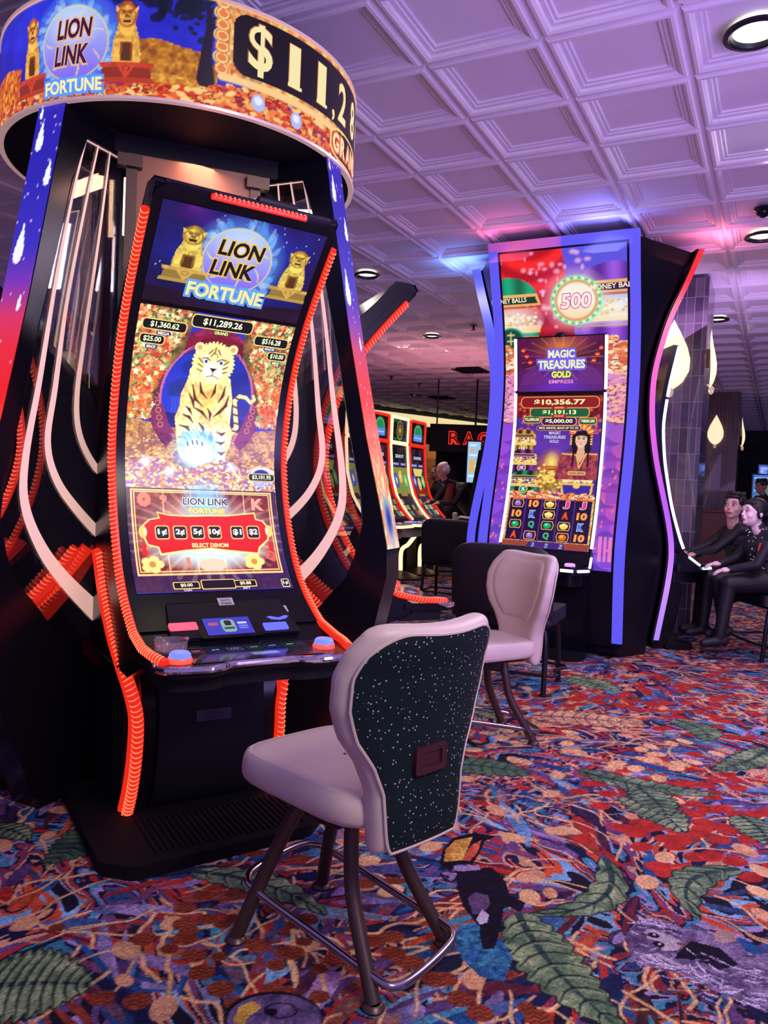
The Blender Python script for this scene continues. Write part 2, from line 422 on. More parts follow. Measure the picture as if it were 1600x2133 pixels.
def leaf(A, P0, P1, wd, seed, lobes=9, bend=.12, c1='green', c2='lgreen', dark='dgreen'):
    P0 = np.array(P0); P1 = np.array(P1); L = np.hypot(*(P1-P0)); d = (P1-P0)/L; nn = np.array([-d[1],d[0]])
    spine = lambda t: P0+(P1-P0)*t+nn*bend*L*4*t*(1-t)
    rd = random.Random(seed); hw = lambda t: wd*.5*math.sin(math.pi*min(1,(.05+.93*t))**.8)**.75
    out = []; back = []
    N = lobes*8
    for k in range(N+1):
        t = k/N; s = spine(t); e = 1+.22*abs(math.sin(math.pi*t*lobes)); m = hw(t)*(e-.16)
        out.append(s+nn*m); back.append(s-nn*m)
    A.poly(out+back[::-1], two(PAL[c1],PAL[c2],seed,11))
    edge = [c*.45 for c in PAL[dark]]
    A.line(out, .005, edge, a=.85); A.line(back, .005, edge, a=.85)
    sp = [spine(t) for t in np.linspace(0,1,14)]
    A.line(sp, [.020*(1-t)+.006 for t in np.linspace(0,1,14)], PAL[dark])
    for k in range(lobes):
        for sg_ in (-1,1):
            t = (k+.6)/lobes; s = spine(t); e = spine(min(1,t+.8/lobes))+nn*sg_*hw(min(1,t+.5/lobes))*.9
            mid = (s+e)/2-d*L*.02
            A.line([s,mid,e], [.009,.007,.004], edge, a=.8)
            if rd.random() < .6: A.line([s+d*.01,mid+d*.012,e+d*.008], .008, PAL[c2], a=.6)
def carpet_pictures(A):
    rd = random.Random(5)
    for k in range(45):                           # rust coins, bottom left and under the chair
        x, y = [(-0.282,2.212)][0][0]+rd.gauss(0,.33), [(-0.282,2.212)][0][1]+rd.gauss(0,.24)
        coin(A,x,y,rd.uniform(.022,.036),k)
    for p in [(-0.578,1.93),(-0.294,2.391),(-0.182,2.332),(-0.206,2.16),(-0.306,2.187),(0.027,2.235),(0.083,2.18),(0.137,2.139),(0.194,2.069),(0.259,1.994),(-0.08,2.135),(-0.442,2.056),(-0.644,2.197),(-0.376,1.991),(-0.569,2.369),(-0.546,2.278),(-0.527,2.206),(-0.48,2.129),(-0.01,2.561),(0.304,1.941),(0.451,1.933)]:
        coin(A,p[0],p[1],.036,p[0]*7)
    cl = [(1.558,3.506),(1.342,3.135),(1.333,2.887),(2.271,5.616),(1.43,4.874),(2.265,4.693)]
    for (cx,cy),n,s_ in zip(cl,(46,30,20,60,50,60),(.32,.22,.2,.5,.5,.6)):
        for k in range(n):
            A.ell(cx+rd.gauss(0,s_),cy+rd.gauss(0,s_*.8),.05,.036,shade(PAL['red'],k,.8,1.2,20),rot=.4,soft=.15)
    for k in range(60):
        x,y = [(0.918,3.607)][0]; A.ell(x+rd.gauss(0,.6),y+rd.gauss(0,.6),.05,.035,shade(PAL['peach'],k,.85,1.1,20),rot=rd.uniform(0,3),soft=.12)
    L = [(0.484,2.411),(0.66,1.894),(0.876,2.808),(0.523,2.414),(1.348,2.778),(1.065,2.429),(1.14,3.407),(1.264,3.062),(1,3.709),(1.569,3.48),(0.382,3.731),(0.753,3.636),(-1.013,1.948),(-0.717,1.987),(-1.061,2.89),(-1.106,2.596),(-0.594,2.591),(-0.125,2.363),(-1.427,2.854),(-1.24,2.762),(2.149,4.162),(1.69,3.79),(0.949,4.599),(1.605,4.487),(1.828,4.63),(1.84,4.239),(1.387,5.602),(1.668,5.255),(1.233,3.526),(1.254,3.218),(1.584,3.252),(1.566,2.986),(0.589,4.746),(0.727,4.473)]
    leaf(A,L[0],L[1],.21,1,10,-.06); leaf(A,L[2],L[3],.13,2,6,.22); leaf(A,L[4],L[5],.14,3,6,-.22)
    leaf(A,L[6],L[7],.22,4,9,.1); leaf(A,L[8],L[9],.17,5,10,-.08); leaf(A,L[10],L[11],.24,6,7,.05,c1='green',c2='green')
    leaf(A,L[12],L[13],.30,7,11,.05); leaf(A,L[14],L[15],.18,8,8,.1,c1='dgreen',c2='green'); leaf(A,L[16],L[17],.14,9,8,.10)
    leaf(A,L[18],L[19],.12,10,7,.1); leaf(A,L[20],L[21],.18,11,9,.05); leaf(A,L[22],L[23],.30,12,10,.05,c1='tan',c2='peach',dark='purple')
    leaf(A,L[24],L[25],.22,13,7,.2); leaf(A,L[26],L[27],.30,14,9,.05); leaf(A,L[28],L[29],.2,15,8,.05); leaf(A,L[30],L[31],.2,16,8,.1); leaf(A,L[32],L[33],.2,17,8,.1)
    # blue scaled feather
    bp = [(0.286,2.342),(0.355,2.36),(0.413,2.251),(0.428,2.182),(0.386,2.072),(0.322,2.088),(0.282,2.161),(0.263,2.252)]; A.poly(bp, two(PAL['teal'],PAL['blue'],7,60))
    # toucan
    ink = (.06,.04,.10)
    A.poly([(0.309,2.67),(0.37,2.692),(0.441,2.712),(0.472,2.634),(0.475,2.525),(0.52,2.484),(0.494,2.425),(0.446,2.464),(0.419,2.339),(0.381,2.225),(0.344,2.215),(0.349,2.334),(0.311,2.439),(0.301,2.556)], shade(ink,3,.6,1.8,50))
    A.poly([(0.288,2.668),(0.253,2.717),(0.273,2.827),(0.323,2.93),(0.403,2.979),(0.494,2.958),(0.441,2.913),(0.412,2.821),(0.374,2.727),(0.313,2.722)], ink)
    A.poly([(0.271,2.736),(0.284,2.828),(0.327,2.91),(0.399,2.945),(0.371,2.856),(0.342,2.753)], two((.82,.66,.30),(.75,.5,.22),2,30))
    A.poly([(0.342,2.749),(0.381,2.868),(0.429,2.92),(0.403,2.821),(0.368,2.752)], two((.85,.42,.28),(.7,.25,.2),4,30))
    A.poly([(0.304,2.711),(0.396,2.722),(0.395,2.688),(0.326,2.671),(0.304,2.68)], (.62,.52,.66))
    A.poly([(0.332,2.498),(0.361,2.537),(0.399,2.519),(0.399,2.46),(0.374,2.416),(0.337,2.399)], shade((.36,.28,.42),5)); A.poly([(0.345,2.373),(0.371,2.43),(0.388,2.403),(0.377,2.357),(0.353,2.344)], (.75,.70,.80))
    # marmoset
    A.poly([(0.803,2.33),(0.867,2.413),(0.938,2.419),(1.004,2.37),(1.076,2.363),(1.142,2.342),(1.14,2.245),(1.205,2.261),(1.071,1.99),(1.015,2.034),(0.956,2.08),(0.9,2.138),(0.845,2.156),(0.796,2.175),(0.779,2.23)], two((.52,.45,.60),(.34,.27,.42),9,25))
    A.poly([(0.787,2.303),(0.85,2.385),(0.918,2.382),(0.983,2.356),(0.988,2.293),(0.947,2.242),(0.888,2.238),(0.815,2.21),(0.783,2.242)], two((.30,.22,.36),(.42,.36,.5),8,30))
    A.poly([(0.863,2.347),(0.898,2.36),(0.943,2.327),(0.966,2.292),(0.929,2.253),(0.885,2.25),(0.891,2.299),(0.859,2.309)], shade((.72,.66,.72),2,.8,1.1,50))
    for p in [(0.887,2.328),(0.885,2.281)]: A.ell(p[0],p[1],.014,.014,ink)
    p = [(0.954,2.288)][0]; A.ell(p[0],p[1],.012,.010,(.5,.25,.25))
    A.poly([(0.993,2.306),(1.068,2.275),(1.089,2.195),(1.021,2.168),(0.969,2.209),(0.901,2.216)], shade((.07,.05,.11),4,.5,2,40))
    A.poly([(1.078,2.35),(1.113,2.379),(1.151,2.363),(1.137,2.317),(1.101,2.302),(1.069,2.312)], shade((.62,.5,.5),2)); A.poly([(0.804,2.221),(0.866,2.237),(0.936,2.162),(0.96,2.121),(0.884,2.17),(0.814,2.187)], (.8,.74,.82), a=.7)
    A.poly([(0.873,2.441),(0.891,2.415),(0.921,2.426),(0.889,2.388),(0.861,2.386)], (.7,.64,.75)); 
    rf = random.Random(8)
    for (x,y) in [(0.843,2.385),(0.888,2.407),(0.936,2.392),(0.811,2.221),(0.839,2.2),(0.888,2.181),(0.937,2.13),(0.998,2.113),(1.078,2.172),(1.1,2.131),(1.051,2.056),(0.988,2.062),(0.952,2.1),(1.161,2.2),(0.964,2.232),(1.012,2.212)]:
        for k in range(9):
            a_ = rf.gauss(-.6,.5); x_,y_ = x+rf.gauss(0,.03),y+rf.gauss(0,.03); A.poly(streak(x_,y_,a_,rf.uniform(.03,.06),.006,.4),[(.72,.66,.80),(.20,.14,.28),(.86,.80,.90)][k%3],a=.8)
    for p in [(0.887,2.328),(0.885,2.281)]: A.ell(p[0],p[1],.017,.015,(.08,.04,.12)); A.ell(p[0]+.003,p[1]+.003,.005,.005,(.8,.7,.75))
    # parrot head at the lower edge
    A.ell(*[(-0.222,1.89)][0],.125,.10,ink,soft=.05); A.ell(*[(-0.219,1.887)][0],.118,.094,two((.42,.34,.5),(.3,.24,.4),6,30),soft=.05)
    A.poly([(-0.321,1.875),(-0.313,1.929),(-0.28,1.95),(-0.257,1.924),(-0.283,1.895),(-0.293,1.852)], shade((.75,.6,.25),3)); A.ell(*[(-0.207,1.918)][0],.045,.03,ink,ring=.2); A.ell(*[(-0.23,1.911)][0],.016,.014,ink)
fb = MB()
def carpet_patch(x0,x1,y0,y1,step,dens,seed,pics=True,m=0):
    A = Art(x0,x1,y0,y1,step); A.C[:] = in_palette_noise(A.X,A.Y)
    carpet_pattern(A,x0,x1,y0,y1,dens,seed)
    if pics: carpet_pictures(A)
    A.C *= (.82+.36*hash01(np.floor(A.X/step),np.floor(A.Y/step),3))[...,None]
    A.mesh(fb, lambda X,Y,o: np.stack([X,Y,X*0],-1), m)
carpet_patch(-1.55,1.75,1.15,3.30,.0046,112,1)
carpet_patch(-1.55,3.70,3.30,6.20,.010,85,2)
carpet_patch(1.75,3.70,1.15,3.30,.012,85,4,False)
carpet_patch(-6.5,9.0,6.20,13.0,.030,34,3,False)
carpet_patch(-9.,14.0,13.0,26.0,.10,4,5,False)
carpet_patch(-6.5,-1.55,-2.5,6.2,.10,6,6,False); carpet_patch(-1.55,9.,-2.5,1.15,.10,6,7,False); carpet_patch(3.7,9.,1.15,6.2,.03,34,8,False)
carpet_mat = color_mat('woven_pattern_carpet',1,.95,base=True,bump=.55,bscale=260,spec=.15)
struct(obj('floor', fb, carpet_mat, smooth=False))
# ------------------------------------------------------------------ pictures used on the displays
def lion_statue(A, cx, cy, w, h, g1=(.93,.80,.38), g2=(.55,.40,.12), ped=(.75,.60,.28), pedw=1.0):
    """Seated guardian lion on a stepped plinth; cy is the plinth top, h the lion's height."""
    n = shade(g1, cx*9, .6, 1.25, 60/h*.3)
    P = lambda L: [(cx+x*w, cy+y*h) for x,y in L]
    A.poly(P([(-.38,0),(-.42,.12),(-.36,.40),(-.27,.56),(-.22,.72),(.22,.72),(.28,.56),(.37,.38),(.42,.12),(.38,0)]), n)
    A.poly(P([(-.20,.02),(-.16,.34),(.16,.34),(.20,.02)]), g2)
    A.poly(P([(-.13,.02),(-.11,.30),(.11,.30),(.13,.02)]), (.36,.20,.08))
    for s_ in (-1,1):
        A.poly(P([(s_*.36,.0),(s_*.36,.36),(s_*.2,.40),(s_*.19,.0)]), shade(g1,cx+s_,.7,1.3,50)); A.ell(cx+s_*.29*w,cy+.04*h,.13*w,.05*h,g1)
    A.ell(cx,cy+.55*h,.20*w,.12*h,shade(g1,3,.9,1.3,40))
    A.ell(cx,cy+.79*h,.30*w,.22*h,shade(g2,5,.8,1.7,70)); A.ell(cx,cy+.77*h,.22*w,.17*h,n)
    for s_ in (-1,1):
        A.poly(P([(s_*.20,.88),(s_*.33,.93),(s_*.28,.80)]), g1)
        A.ell(cx+s_*.09*w,cy+.82*h,.055*w,.028*h,g2)
    A.ell(cx,cy+.76*h,.07*w,.035*h,g2); A.poly(P([(-.12,.70),(.12,.70),(.08,.64),(-.08,.64)]), (.30,.14,.05))
    A.line(P([(-.17,.86),(0,.83),(.17,.86)]), .03*h, g2)
    pw = pedw
    A.poly(P([(-.62*pw,0),(.62*pw,0),(.60*pw,-.09),(-.60*pw,-.09)]), shade(ped,2,.9,1.3,40)); A.poly(P([(-.55*pw,-.09),(.55*pw,-.09),(.58*pw,-.26),(-.58*pw,-.26)]), [c*.8 for c in ped])
    A.poly(P([(-.62*pw,-.26),(.62*pw,-.26),(.66*pw,-.34),(-.66*pw,-.34)]), ped)
    A.poly(P([(-.30,-.02),(.30,-.02),(0,-.30)]), [min(1,c*1.15) for c in ped]); A.ell(cx,cy-.11*h,.11*w,.055*h,[c*.6 for c in ped],ring=.3)
def flame_ring(A, cx, cy, rx, ry, seed=0, core=(.78,.90,1.), edge=(.35,.65,1.)):
    rd = random.Random(seed)
    A.glow(cx,cy,rx*1.9,ry*1.9,(.20,.30,.95),.9,1.2); A.glow(cx,cy,rx*1.42,ry*1.42,(.50,.78,1),.95,.6)
    for k in range(90):
        a = rd.uniform(0,2*math.pi); L = rd.uniform(.10,.38); x,y = cx+rx*math.cos(a)*.98,cy+ry*math.sin(a)*.98
        P = streak(x,y,a+rd.uniform(-.3,.9),rx*L,rx*.13,.6); A.poly(P, edge if rd.random()<.6 else core, a=.42)
    A.ell(cx,cy,rx,ry,lambda X,Y:(np.array((.62,.62,.98))+(Y-cy)[...,None]/ry*np.array((.10,.22,.02))),soft=.06)
    A.glow(cx,cy+ry*.35,rx*.8,ry*.6,(.95,.97,1),.8,1.)
    A.ell(cx,cy,rx*1.0,ry*1.0,(.93,.86,.55),ring=.06,a=.9)
    for k in range(7):
        a = k*.9+.3; P = streak(cx+rx*.9*math.cos(a),cy+ry*.9*math.sin(a),a+2.4,rx*.35,rx*.05,.8); A.poly(P,(.93,.86,.6),a=.8)
def logo(A, cx, cy, w, h, c=(.10,.07,.10), e=(.93,.78,.42), layer=1, fortune=True, fc=(.98,.95,.62)):
    A.text('LION', cx+.02*w, cy+.24*h, w*.56, h*.225, c, .03, .14, 0, layer, e, .20)
    A.text('LINK', cx-.02*w, cy-.06*h, w*.56, h*.225, c, .03, .14, 0, layer, e, .20)
    if fortune: A.text('FORTUNE', cx-.03*w, cy-.44*h, w, h*.22, fc, .035, .05, 0, layer, (.40,.66,.98), .35)

# ------------------------------------------------------------------ the carousel sign tower (drum sign on four finned pylons)
PC = np.array([-1.04,3.82]); DRUM_R = .815; DZ0, DZ1 = 2.785, 3.205
tower = thing('carousel_sign_tower', 'round lit drum sign with a golden jackpot figure on pylons with blue to red faces', 'sign', (PC[0],PC[1],0))
K = math.pi/180*DRUM_R
def DD(L): return [(a*K, z) for a, z in L]
A = Art(-180*K, 180*K, DZ0+.006, DZ1-.004, .0048)
def drum_sky(X,Y):
    t = np.clip((Y-DZ0)/(DZ1-DZ0),0,1)[...,None]; n = fbm(X*6,Y*9,4,4)[...,None]
    return np.array((.17,.15,.62))*(1-t*.4)+np.array((.06,.16,.55))*t*.6+n*np.array((.18,.16,.42))-.08
A.C[:] = drum_sky(A.X,A.Y)
for k in range(40):      # dark foliage hanging in from the top
    rd = random.Random(k); x,y = DD([(-74.52,3.141)])[0] if k%2 else DD([(-87.08,3.143)])[0]
    A.ell(x+rd.gauss(0,.14),DZ1-.01-abs(rd.gauss(0,.04)),.03,.018,(.04,.07,.16),a=.8,rot=rd.random()*3)
A.poly(DD([(-88.69,3.007),(-83,3.014),(-76.69,2.994),(-70.33,2.987),(-67.33,2.927),(-66.92,2.762),(-92.69,2.771),(-92.98,2.897)]), two((.80,.52,.14),(.60,.32,.10),3,40))
A.poly(DD([(-86.5,2.883),(-67.48,2.88),(-64.55,2.77),(-88.78,2.764)]), two((.93,.68,.24),(.70,.38,.12),5,50))
A.line(DD([(-69.97,3.155),(-69.54,3.084),(-70.34,2.99),(-70.35,2.89)]), [.02,.03,.04,.07], (.12,.08,.16))
for k in range(120):
    rd = random.Random(k+9); x,y = DD([(-68.76,3.132)])[0]; A.ell(x+rd.gauss(0,.09),y+rd.gauss(0,.05),.012,.009,(.05,.10,.18),a=.8)
A.poly(DD([(-152.76,2.996),(-136.31,2.987),(-127.95,2.959),(-128.81,2.819),(-147.49,2.821),(-152.7,2.839)]), two((.98,.62,.18),(.72,.20,.08),8,60))
def gold_coins(A, x0,x1,y0,y1, n, seed, r=.017, top=None):
    rd = random.Random(seed)
    for k in range(n):
        x,y = rd.uniform(x0,x1),rd.uniform(y0,y1)
        if top is not None and y > top(x): continue
        c = [(.95,.40,.16),(.98,.66,.30),(.72,.14,.08),(1,.82,.50),(.85,.25,.10),(.96,.52,.20)][rd.randrange(6)]
        A.ell(x,y,r*rd.uniform(.7,1.4),r*rd.uniform(.35,.7),c,rot=rd.gauss(0,.4),soft=.2)
        if rd.random()<.3: A.ell(x,y,r,r*.5,(.35,.05,.03),ring=.35)
band_top = lambda x: DZ0+(.055 if x < -74*K else .055+.085*min(1,(x/K+74)/22))
gold_coins(A,-180*K,180*K,DZ0,DZ0+.15,5200,3,.019,band_top)
# black jackpot plaque with a scalloped gold frame
gx0,gx1 = -64*K, 62*K
A.poly([(gx0-.035,DZ0+.165),(gx0-.035,DZ1),(gx1+.03,DZ1),(gx1+.03,DZ0+.13),(gx0,DZ0+.13)], two((.98,.80,.48),(.85,.45,.22),2,60))
for k in range(7):
    A.ell(gx0-.03-.006*(k%2),DZ0+.16+k*.042,.03,.026,(1,.86,.55)); A.ell(gx0-.03,DZ0+.16+k*.042,.018,.014,(.93,.50,.25)); A.ell(gx0-.03,DZ0+.16+k*.042,.030,.026,(.75,.25,.12),ring=.2)
A.line([(gx0-.03,DZ0+.13),(gx1,DZ0+.125)],.03,(1,.82,.55))
P = []
x0,x1,y0,y1,r = gx0+.012,gx1,DZ0+.155,DZ1-.026,.06
for qx,qy,sx,sy,a0 in ((x1,y1,-1,-1,0),(x0,y1,1,-1,90),(x0,y0,1,1,180),(x1,y0,-1,1,270)):
    for k in range(9): a = R(a0+k*11.25); P.append((qx+sx*r+r*math.cos(a),qy+sy*r+r*math.sin(a)))
A.poly(P, (.015,.012,.02))
A.line([(-180*K,DZ1-.008),(180*K,DZ1-.008)],.010,(.98,.72,.55))
# GRAND plaque
gc = -12*K
A.poly([(gc-.20+.2*(1-math.cos(a))*0+ .20*math.cos(a)+.20, DZ0+.082+.068*math.sin(a)) for a in np.linspace(0,2*math.pi,30)], (1,.84,.45))
A.poly([(gc+.205*np.sign(math.cos(a))*abs(math.cos(a))**.6, DZ0+.083+.073*np.sign(math.sin(a))*abs(math.sin(a))**.6) for a in np.linspace(0,2*math.pi,40)], (1,.84,.42))
A.poly([(gc+.190*np.sign(math.cos(a))*abs(math.cos(a))**.6, DZ0+.083+.062*np.sign(math.sin(a))*abs(math.sin(a))**.6) for a in np.linspace(0,2*math.pi,40)], (.02,.015,.02))
for ch,a_ in zip('GRAND',(-22.6,-17.3,-12,-6.8,-1.6)): A.text(ch,a_*K,DZ0+.083,.060,.082,(1,.93,.70),.03,0,0,1,(.95,.40,.25),.22)
# pearls in the coins
for p in DD([(-55.25,2.854),(-42.28,2.846)]): A.ell(p[0],p[1],.030,.034,(.70,.76,.98)); A.ell(p[0],p[1]+.008,.018,.016,(.93,.95,1))
# logo disc with two lions
dc = DD([(-107.06,2.989)])[0]
flame_ring(A, dc[0], dc[1]+.01, .155, .145, 4)
for (fx,fw) in ((66,.115),(262,.135)):
    p = DD([(-122.59,2.91)])[0] if fx == 66 else DD([(-91.46,2.919)])[0]
    lion_statue(A, p[0], p[1], fw, .225, (.98,.72,.30), (.60,.28,.08), (.74,.24,.12), 1.25)
logo(A, dc[0], dc[1]-.015, .27, .33, (.25,.05,.25), (.90,.72,.55), fortune=False)
A.text('FORTUNE', dc[0], DZ0+.052, .26, .052, (1,.95,.72), .035, 0, 0, 1, (.35,.62,1), .4)
for ch, a_, w_ in (('$',-55.0,.105),('1',-43.6,.058),('1',-32.0,.058),(',',-25.2,.022),('2',-19.0,.085),('8',-7.6,.085),('9',4.2,.085),('.',11.5,.02),('2',18,.085),('6',29,.085)):
    h_ = .205 if ch == '$' else (.05 if ch in ',' else (.028 if ch == '.' else .170))
    zc = DZ0+.272 if ch not in ',.' else DZ0+.185
    A.text(ch, a_*K, zc, w_, h_, (.99,.93,.68), .02, 0, 0, 1, (.60,.32,.20), .05)
    if ch == '1': A.shape([(a_*K-.034,zc-.087),(a_*K+.040,zc-.087),(a_*K+.040,zc-.073),(a_*K-.034,zc-.073)],(.99,.93,.68),3)
def on_drum(X,Y,o):
    a = np.asarray(X)/K*math.pi/180; r = DRUM_R+o; return np.stack([r*np.cos(a),r*np.sin(a),np.asarray(Y)],-1)
mb = MB(); A.mesh(mb, on_drum, lift=.0012); obj('drum_display', mb, M['signled'], tower, smooth=False)
mb = MB(); mb.lathe([(DRUM_R-.02,DZ0-.004),(DRUM_R+.004,DZ0-.004),(DRUM_R+.006,DZ0+.006),(DRUM_R-.004,DZ0+.008)],96); mb.lathe([(DRUM_R-.004,DZ1-.006),(DRUM_R+.006,DZ1-.004),(DRUM_R+.004,DZ1+.006),(DRUM_R-.02,DZ1+.006)],96)
obj('drum_rim', mb, mat('pale_sign_rim',(.6,.5,.5),.3,.3,emit=(.9,.55,.5),strength=.35,lights=False,vary=.05), tower)
mb = MB(); mb.lathe([(.001,DZ0-.002),(DRUM_R-.002,DZ0-.002)],96); obj('drum_underside', mb, M['matte'], tower, smooth=False)
mb = MB(); mb.lathe([(DRUM_R-.006,DZ1),(.001,DZ1)],96); mb.lathe([(.06,DZ1),(.06,CEIL)],24); obj('drum_top_cover', mb, M['matte'], tower)

# fins: light face outside, glazed window with cream film stripes
FO = [(.800,2.785),(.83,2.61),(.95,2.0),(1.05,1.55),(1.13,1.25),(1.17,1.08),(1.175,.95),(1.10,.60),(.84,.0)]
FW = [(.69,2.69),(.50,2.69),(.50,.56),(.53,.50),(.80,.72),(.89,.83),(.98,.93),(1.02,1.03),(1.05,1.17),(1.035,1.30),(.97,1.57),(.90,1.90),(.82,2.24),(.76,2.5)]
FT = .070
def fin_face(nm_seed):
    A = Art(-.072,.072,1.07,2.783,.0055)
    def g(X,Y):
        stops = [(1.07,(1,.85,.75)),(1.13,(1,.62,.50)),(1.30,(1,.55,.32)),(1.45,(1,.32,.14)),(1.62,(.95,.10,.06)),(1.80,(.93,.16,.20)),(1.93,(.85,.20,.42)),(2.05,(.50,.20,.72)),(2.2,(.22,.17,.75)),(2.5,(.15,.13,.70)),(2.8,(.17,.13,.72))]
        zs = [s_[0] for s_ in stops]; C = np.stack([np.interp(Y,zs,[s_[1][i] for s_ in stops]) for i in range(3)],-1)
        sp = np.clip((fbm(X*50,Y*28,nm_seed,3)-.45)*3,0,1)*np.clip((1.65-Y)/.3,0,1)
        C = C+(sp[...,None])*np.array((.2,.5,.4))
        return np.clip(C,0,1)
    A.C[:] = g(A.X,A.Y)
    A.glow(0,1.20,.065,.15,(.55,.75,1),1,.7); A.glow(0,1.20,.04,.09,(.05,.08,.55),1,.8); A.glow(.005,1.27,.02,.03,(.2,.8,.85),.9,1)
    rd = random.Random(nm_seed)
    for (x,y,s_) in ((-.035,2.66,.9),(.045,2.50,.8),(-.03,2.22,1.2),(.03,1.98,.5),(-.05,2.76,.4)):
        A.poly([(x+s_*.022*px,y+s_*.075*py) for px,py in ((-1,-.5),(-.75,-.85),(0,-1),(.7,-.85),(1,-.45),(.7,.1),(.45,.45),(.1,1.0),(-.15,.5),(-.55,.2))], (.97,.97,1))
    for k in range(40): A.ell(rd.uniform(-.07,.07),rd.uniform(1.3,2.78),.0035,.006,(.95,.85,1),a=.8)
    return A
def fin_r(z): return np.interp(z,[p[1] for p in FO[::-1]],[p[0] for p in FO[::-1]])
bandA = [(.69,2.69),(.75,2.45),(.82,2.1),(.885,1.7),(.94,1.4),(.94,1.22),(.86,1.05),(.73,.90),(.50,.70)]
bandB = [(.625,2.69),(.69,2.4),(.765,2.02),(.81,1.68),(.84,1.46),(.79,1.31),(.67,1.18),(.50,1.04)]
bandC = [(.56,2.69),(.61,2.3),(.67,1.9),(.70,1.65),(.68,1.5),(.60,1.38),(.50,1.31)]
for q, phi in enumerate((-22.,-114.5,68.,155.5)):
    c, s_ = math.cos(R(phi)), math.sin(R(phi))
    fr = lambda r,z,t,c=c,s_=s_: (r*c-t*s_, r*s_+t*c, z)
    inner = [(.44,0.),(.44,2.785)]
    mb = MB(); mb.prism(FO+inner, fr, -FT, FT, holes=[FW]); fin = obj('pylon', mb, M['black'], tower, bevel=.003)
    mb = MB(); Af = fin_face(q*3+2)
    if q == 1: Af.C = Af.C
    Af.mesh(mb, lambda X,Y,o,c=c,s_=s_: np.stack([(fin_r(Y)+.004+o)*c-X*s_,(fin_r(Y)+.004+o)*s_+X*c,Y],-1)); obj('light_face', mb, M['led'], fin, smooth=False)
    for side in ((-1,) if q in (0,2) else (1,)):
        mb = MB(); mb.prism(FW, fr, side*(FT-.010), side*(FT-.006)); g = obj('window_pane', mb, M['glass'], fin, smooth=False)
        mb = MB()
        for bd in (bandA,bandB,bandC):
            P = smooth_path(bd,6); T = np.gradient(P,axis=0); T /= np.linalg.norm(T,axis=1)[:,None]
            zz = P[:,1]; n = len(P); w = np.interp(zz,[.7,.9,1.1,1.4,2.0,2.69],[.085,.062,.045,.032,.018,.008])/2
            N = np.stack([-T[:,1],T[:,0]],1); Lp = P+N*w[:,None]; Rp = P-N*w[:,None]
            t = side*(FT-.004)
            mb.grid(np.array([[fr(*Lp[i],t),fr(*Rp[i],t)] for i in range(n)]))
        mb.grid(np.array([[fr(.70,2.688,side*(FT-.004)),fr(.70,2.682,side*(FT-.004))],[fr(.50,2.688,side*(FT-.004)),fr(.50,2.682,side*(FT-.004))]]))
        obj('film_stripe', mb, M['cream'], g, smooth=False)
# warm fill lamp added under the header to brighten the brown core panel
q_ = PC+.56*np.array((math.cos(R(-64)),math.sin(R(-64)))); w_ = PC+.44*np.array((math.cos(R(-69.5)),math.sin(R(-69.5))))
area_light('core_fill_light',(q_[0],q_[1],2.66),(w_[0],w_[1],2.3),.14,1.7,(1,.50,.32),size_y=.3)
# central core, brown painted
mb = MB(); Mz = rotz(R(-69.5+90)); mb.box((0,0,1.352),(.60,.60,2.70),Mz); [mb.box(rotz(R(-69.5+90*k+90))@np.array([0,-.43,1.352]),(.56,.03,2.70),rotz(R(-69.5+90*k+90))) for k in range(4)]; core = obj('core_cabinet', mb, M['brownwall'], tower, bevel=.004)
mb = MB()
for a in range(4):
    Ma = rotz(R(-69.5+90*a+90))
    for sx in (-1,1):
        mb.box(Ma@np.array([sx*.262,-.450,2.0]),(.045,.015,1.38),Ma); mb.box(Ma@np.array([sx*.27,-.455,2.66]),(.10,.05,.05),Ma)
obj('core_bracket', mb, M['bronze'], core)
mb = MB(); mb.box((0,0,2.745),(.86,.86,.08),Mz); obj('core_header', mb, M['matte'], tower)

tube_m = mat('warm_service_tube',(.6,.5,.35),.3,emit=(1.0,.62,.36),strength=5.)
for a,sg2 in ((-114.5,-1),(-22,1)):
    mb = MB(); mb.tube([(.50*math.cos(R(a))+.10*math.sin(R(a))*sg2,.50*math.sin(R(a))-.10*math.cos(R(a))*sg2,2.36),(.50*math.cos(R(a))+.10*math.sin(R(a))*sg2,.50*math.sin(R(a))-.10*math.cos(R(a))*sg2,2.60)],.009,8); obj('service_light_tube', mb, tube_m, core)
# ------------------------------------------------------------------ curved-screen slot machine (front faces local -Y)
PRB = [(.765,-.40),(.86,-.20),(1.0,-.08),(1.2,.02),(1.35,.065),(1.45,.08),(1.6,.065),(1.8,.01),(2.0,-.10),(2.2,-.27),(2.32,-.38)]
_pz = np.array([p[0] for p in PRB]); _pb = np.array([p[1] for p in PRB])
_fz = np.linspace(.765,2.32,120); _fb = np.interp(_fz,_pz,_pb)
for _ in range(60): _fb[1:-1] = (_fb[:-2]+_fb[2:]+2*_fb[1:-1])/4
def prb(z): return np.interp(z,_fz,_fb)
def prn(z):
    d = (prb(np.asarray(z)+.01)-prb(np.asarray(z)-.01))/.02; L = np.sqrt(1+d*d); return -1/L, d/L     # outward normal (y,z)
def on_face(X,Y,o):
    ny,nz = prn(Y); return np.stack([np.asarray(X,float)+0*ny, prb(Y)+ny*o, np.asarray(Y)+nz*o],-1)
def rounded(pts, r, n=4):
    out = []; L = len(pts)
    for i in range(L):
        p0,p,p1 = np.array(pts[i-1]),np.array(pts[i]),np.array(pts[(i+1)%L])
        rr = min(r, np.hypot(*(p0-p))*.45, np.hypot(*(p1-p))*.45); a = p+(p0-p)/np.hypot(*(p0-p))*rr; b = p+(p1-p)/np.hypot(*(p1-p))*rr
        for t in np.linspace(0,1,n+1): out.append(tuple((1-t)**2*a+2*t*(1-t)*p+t*t*b))
    return out
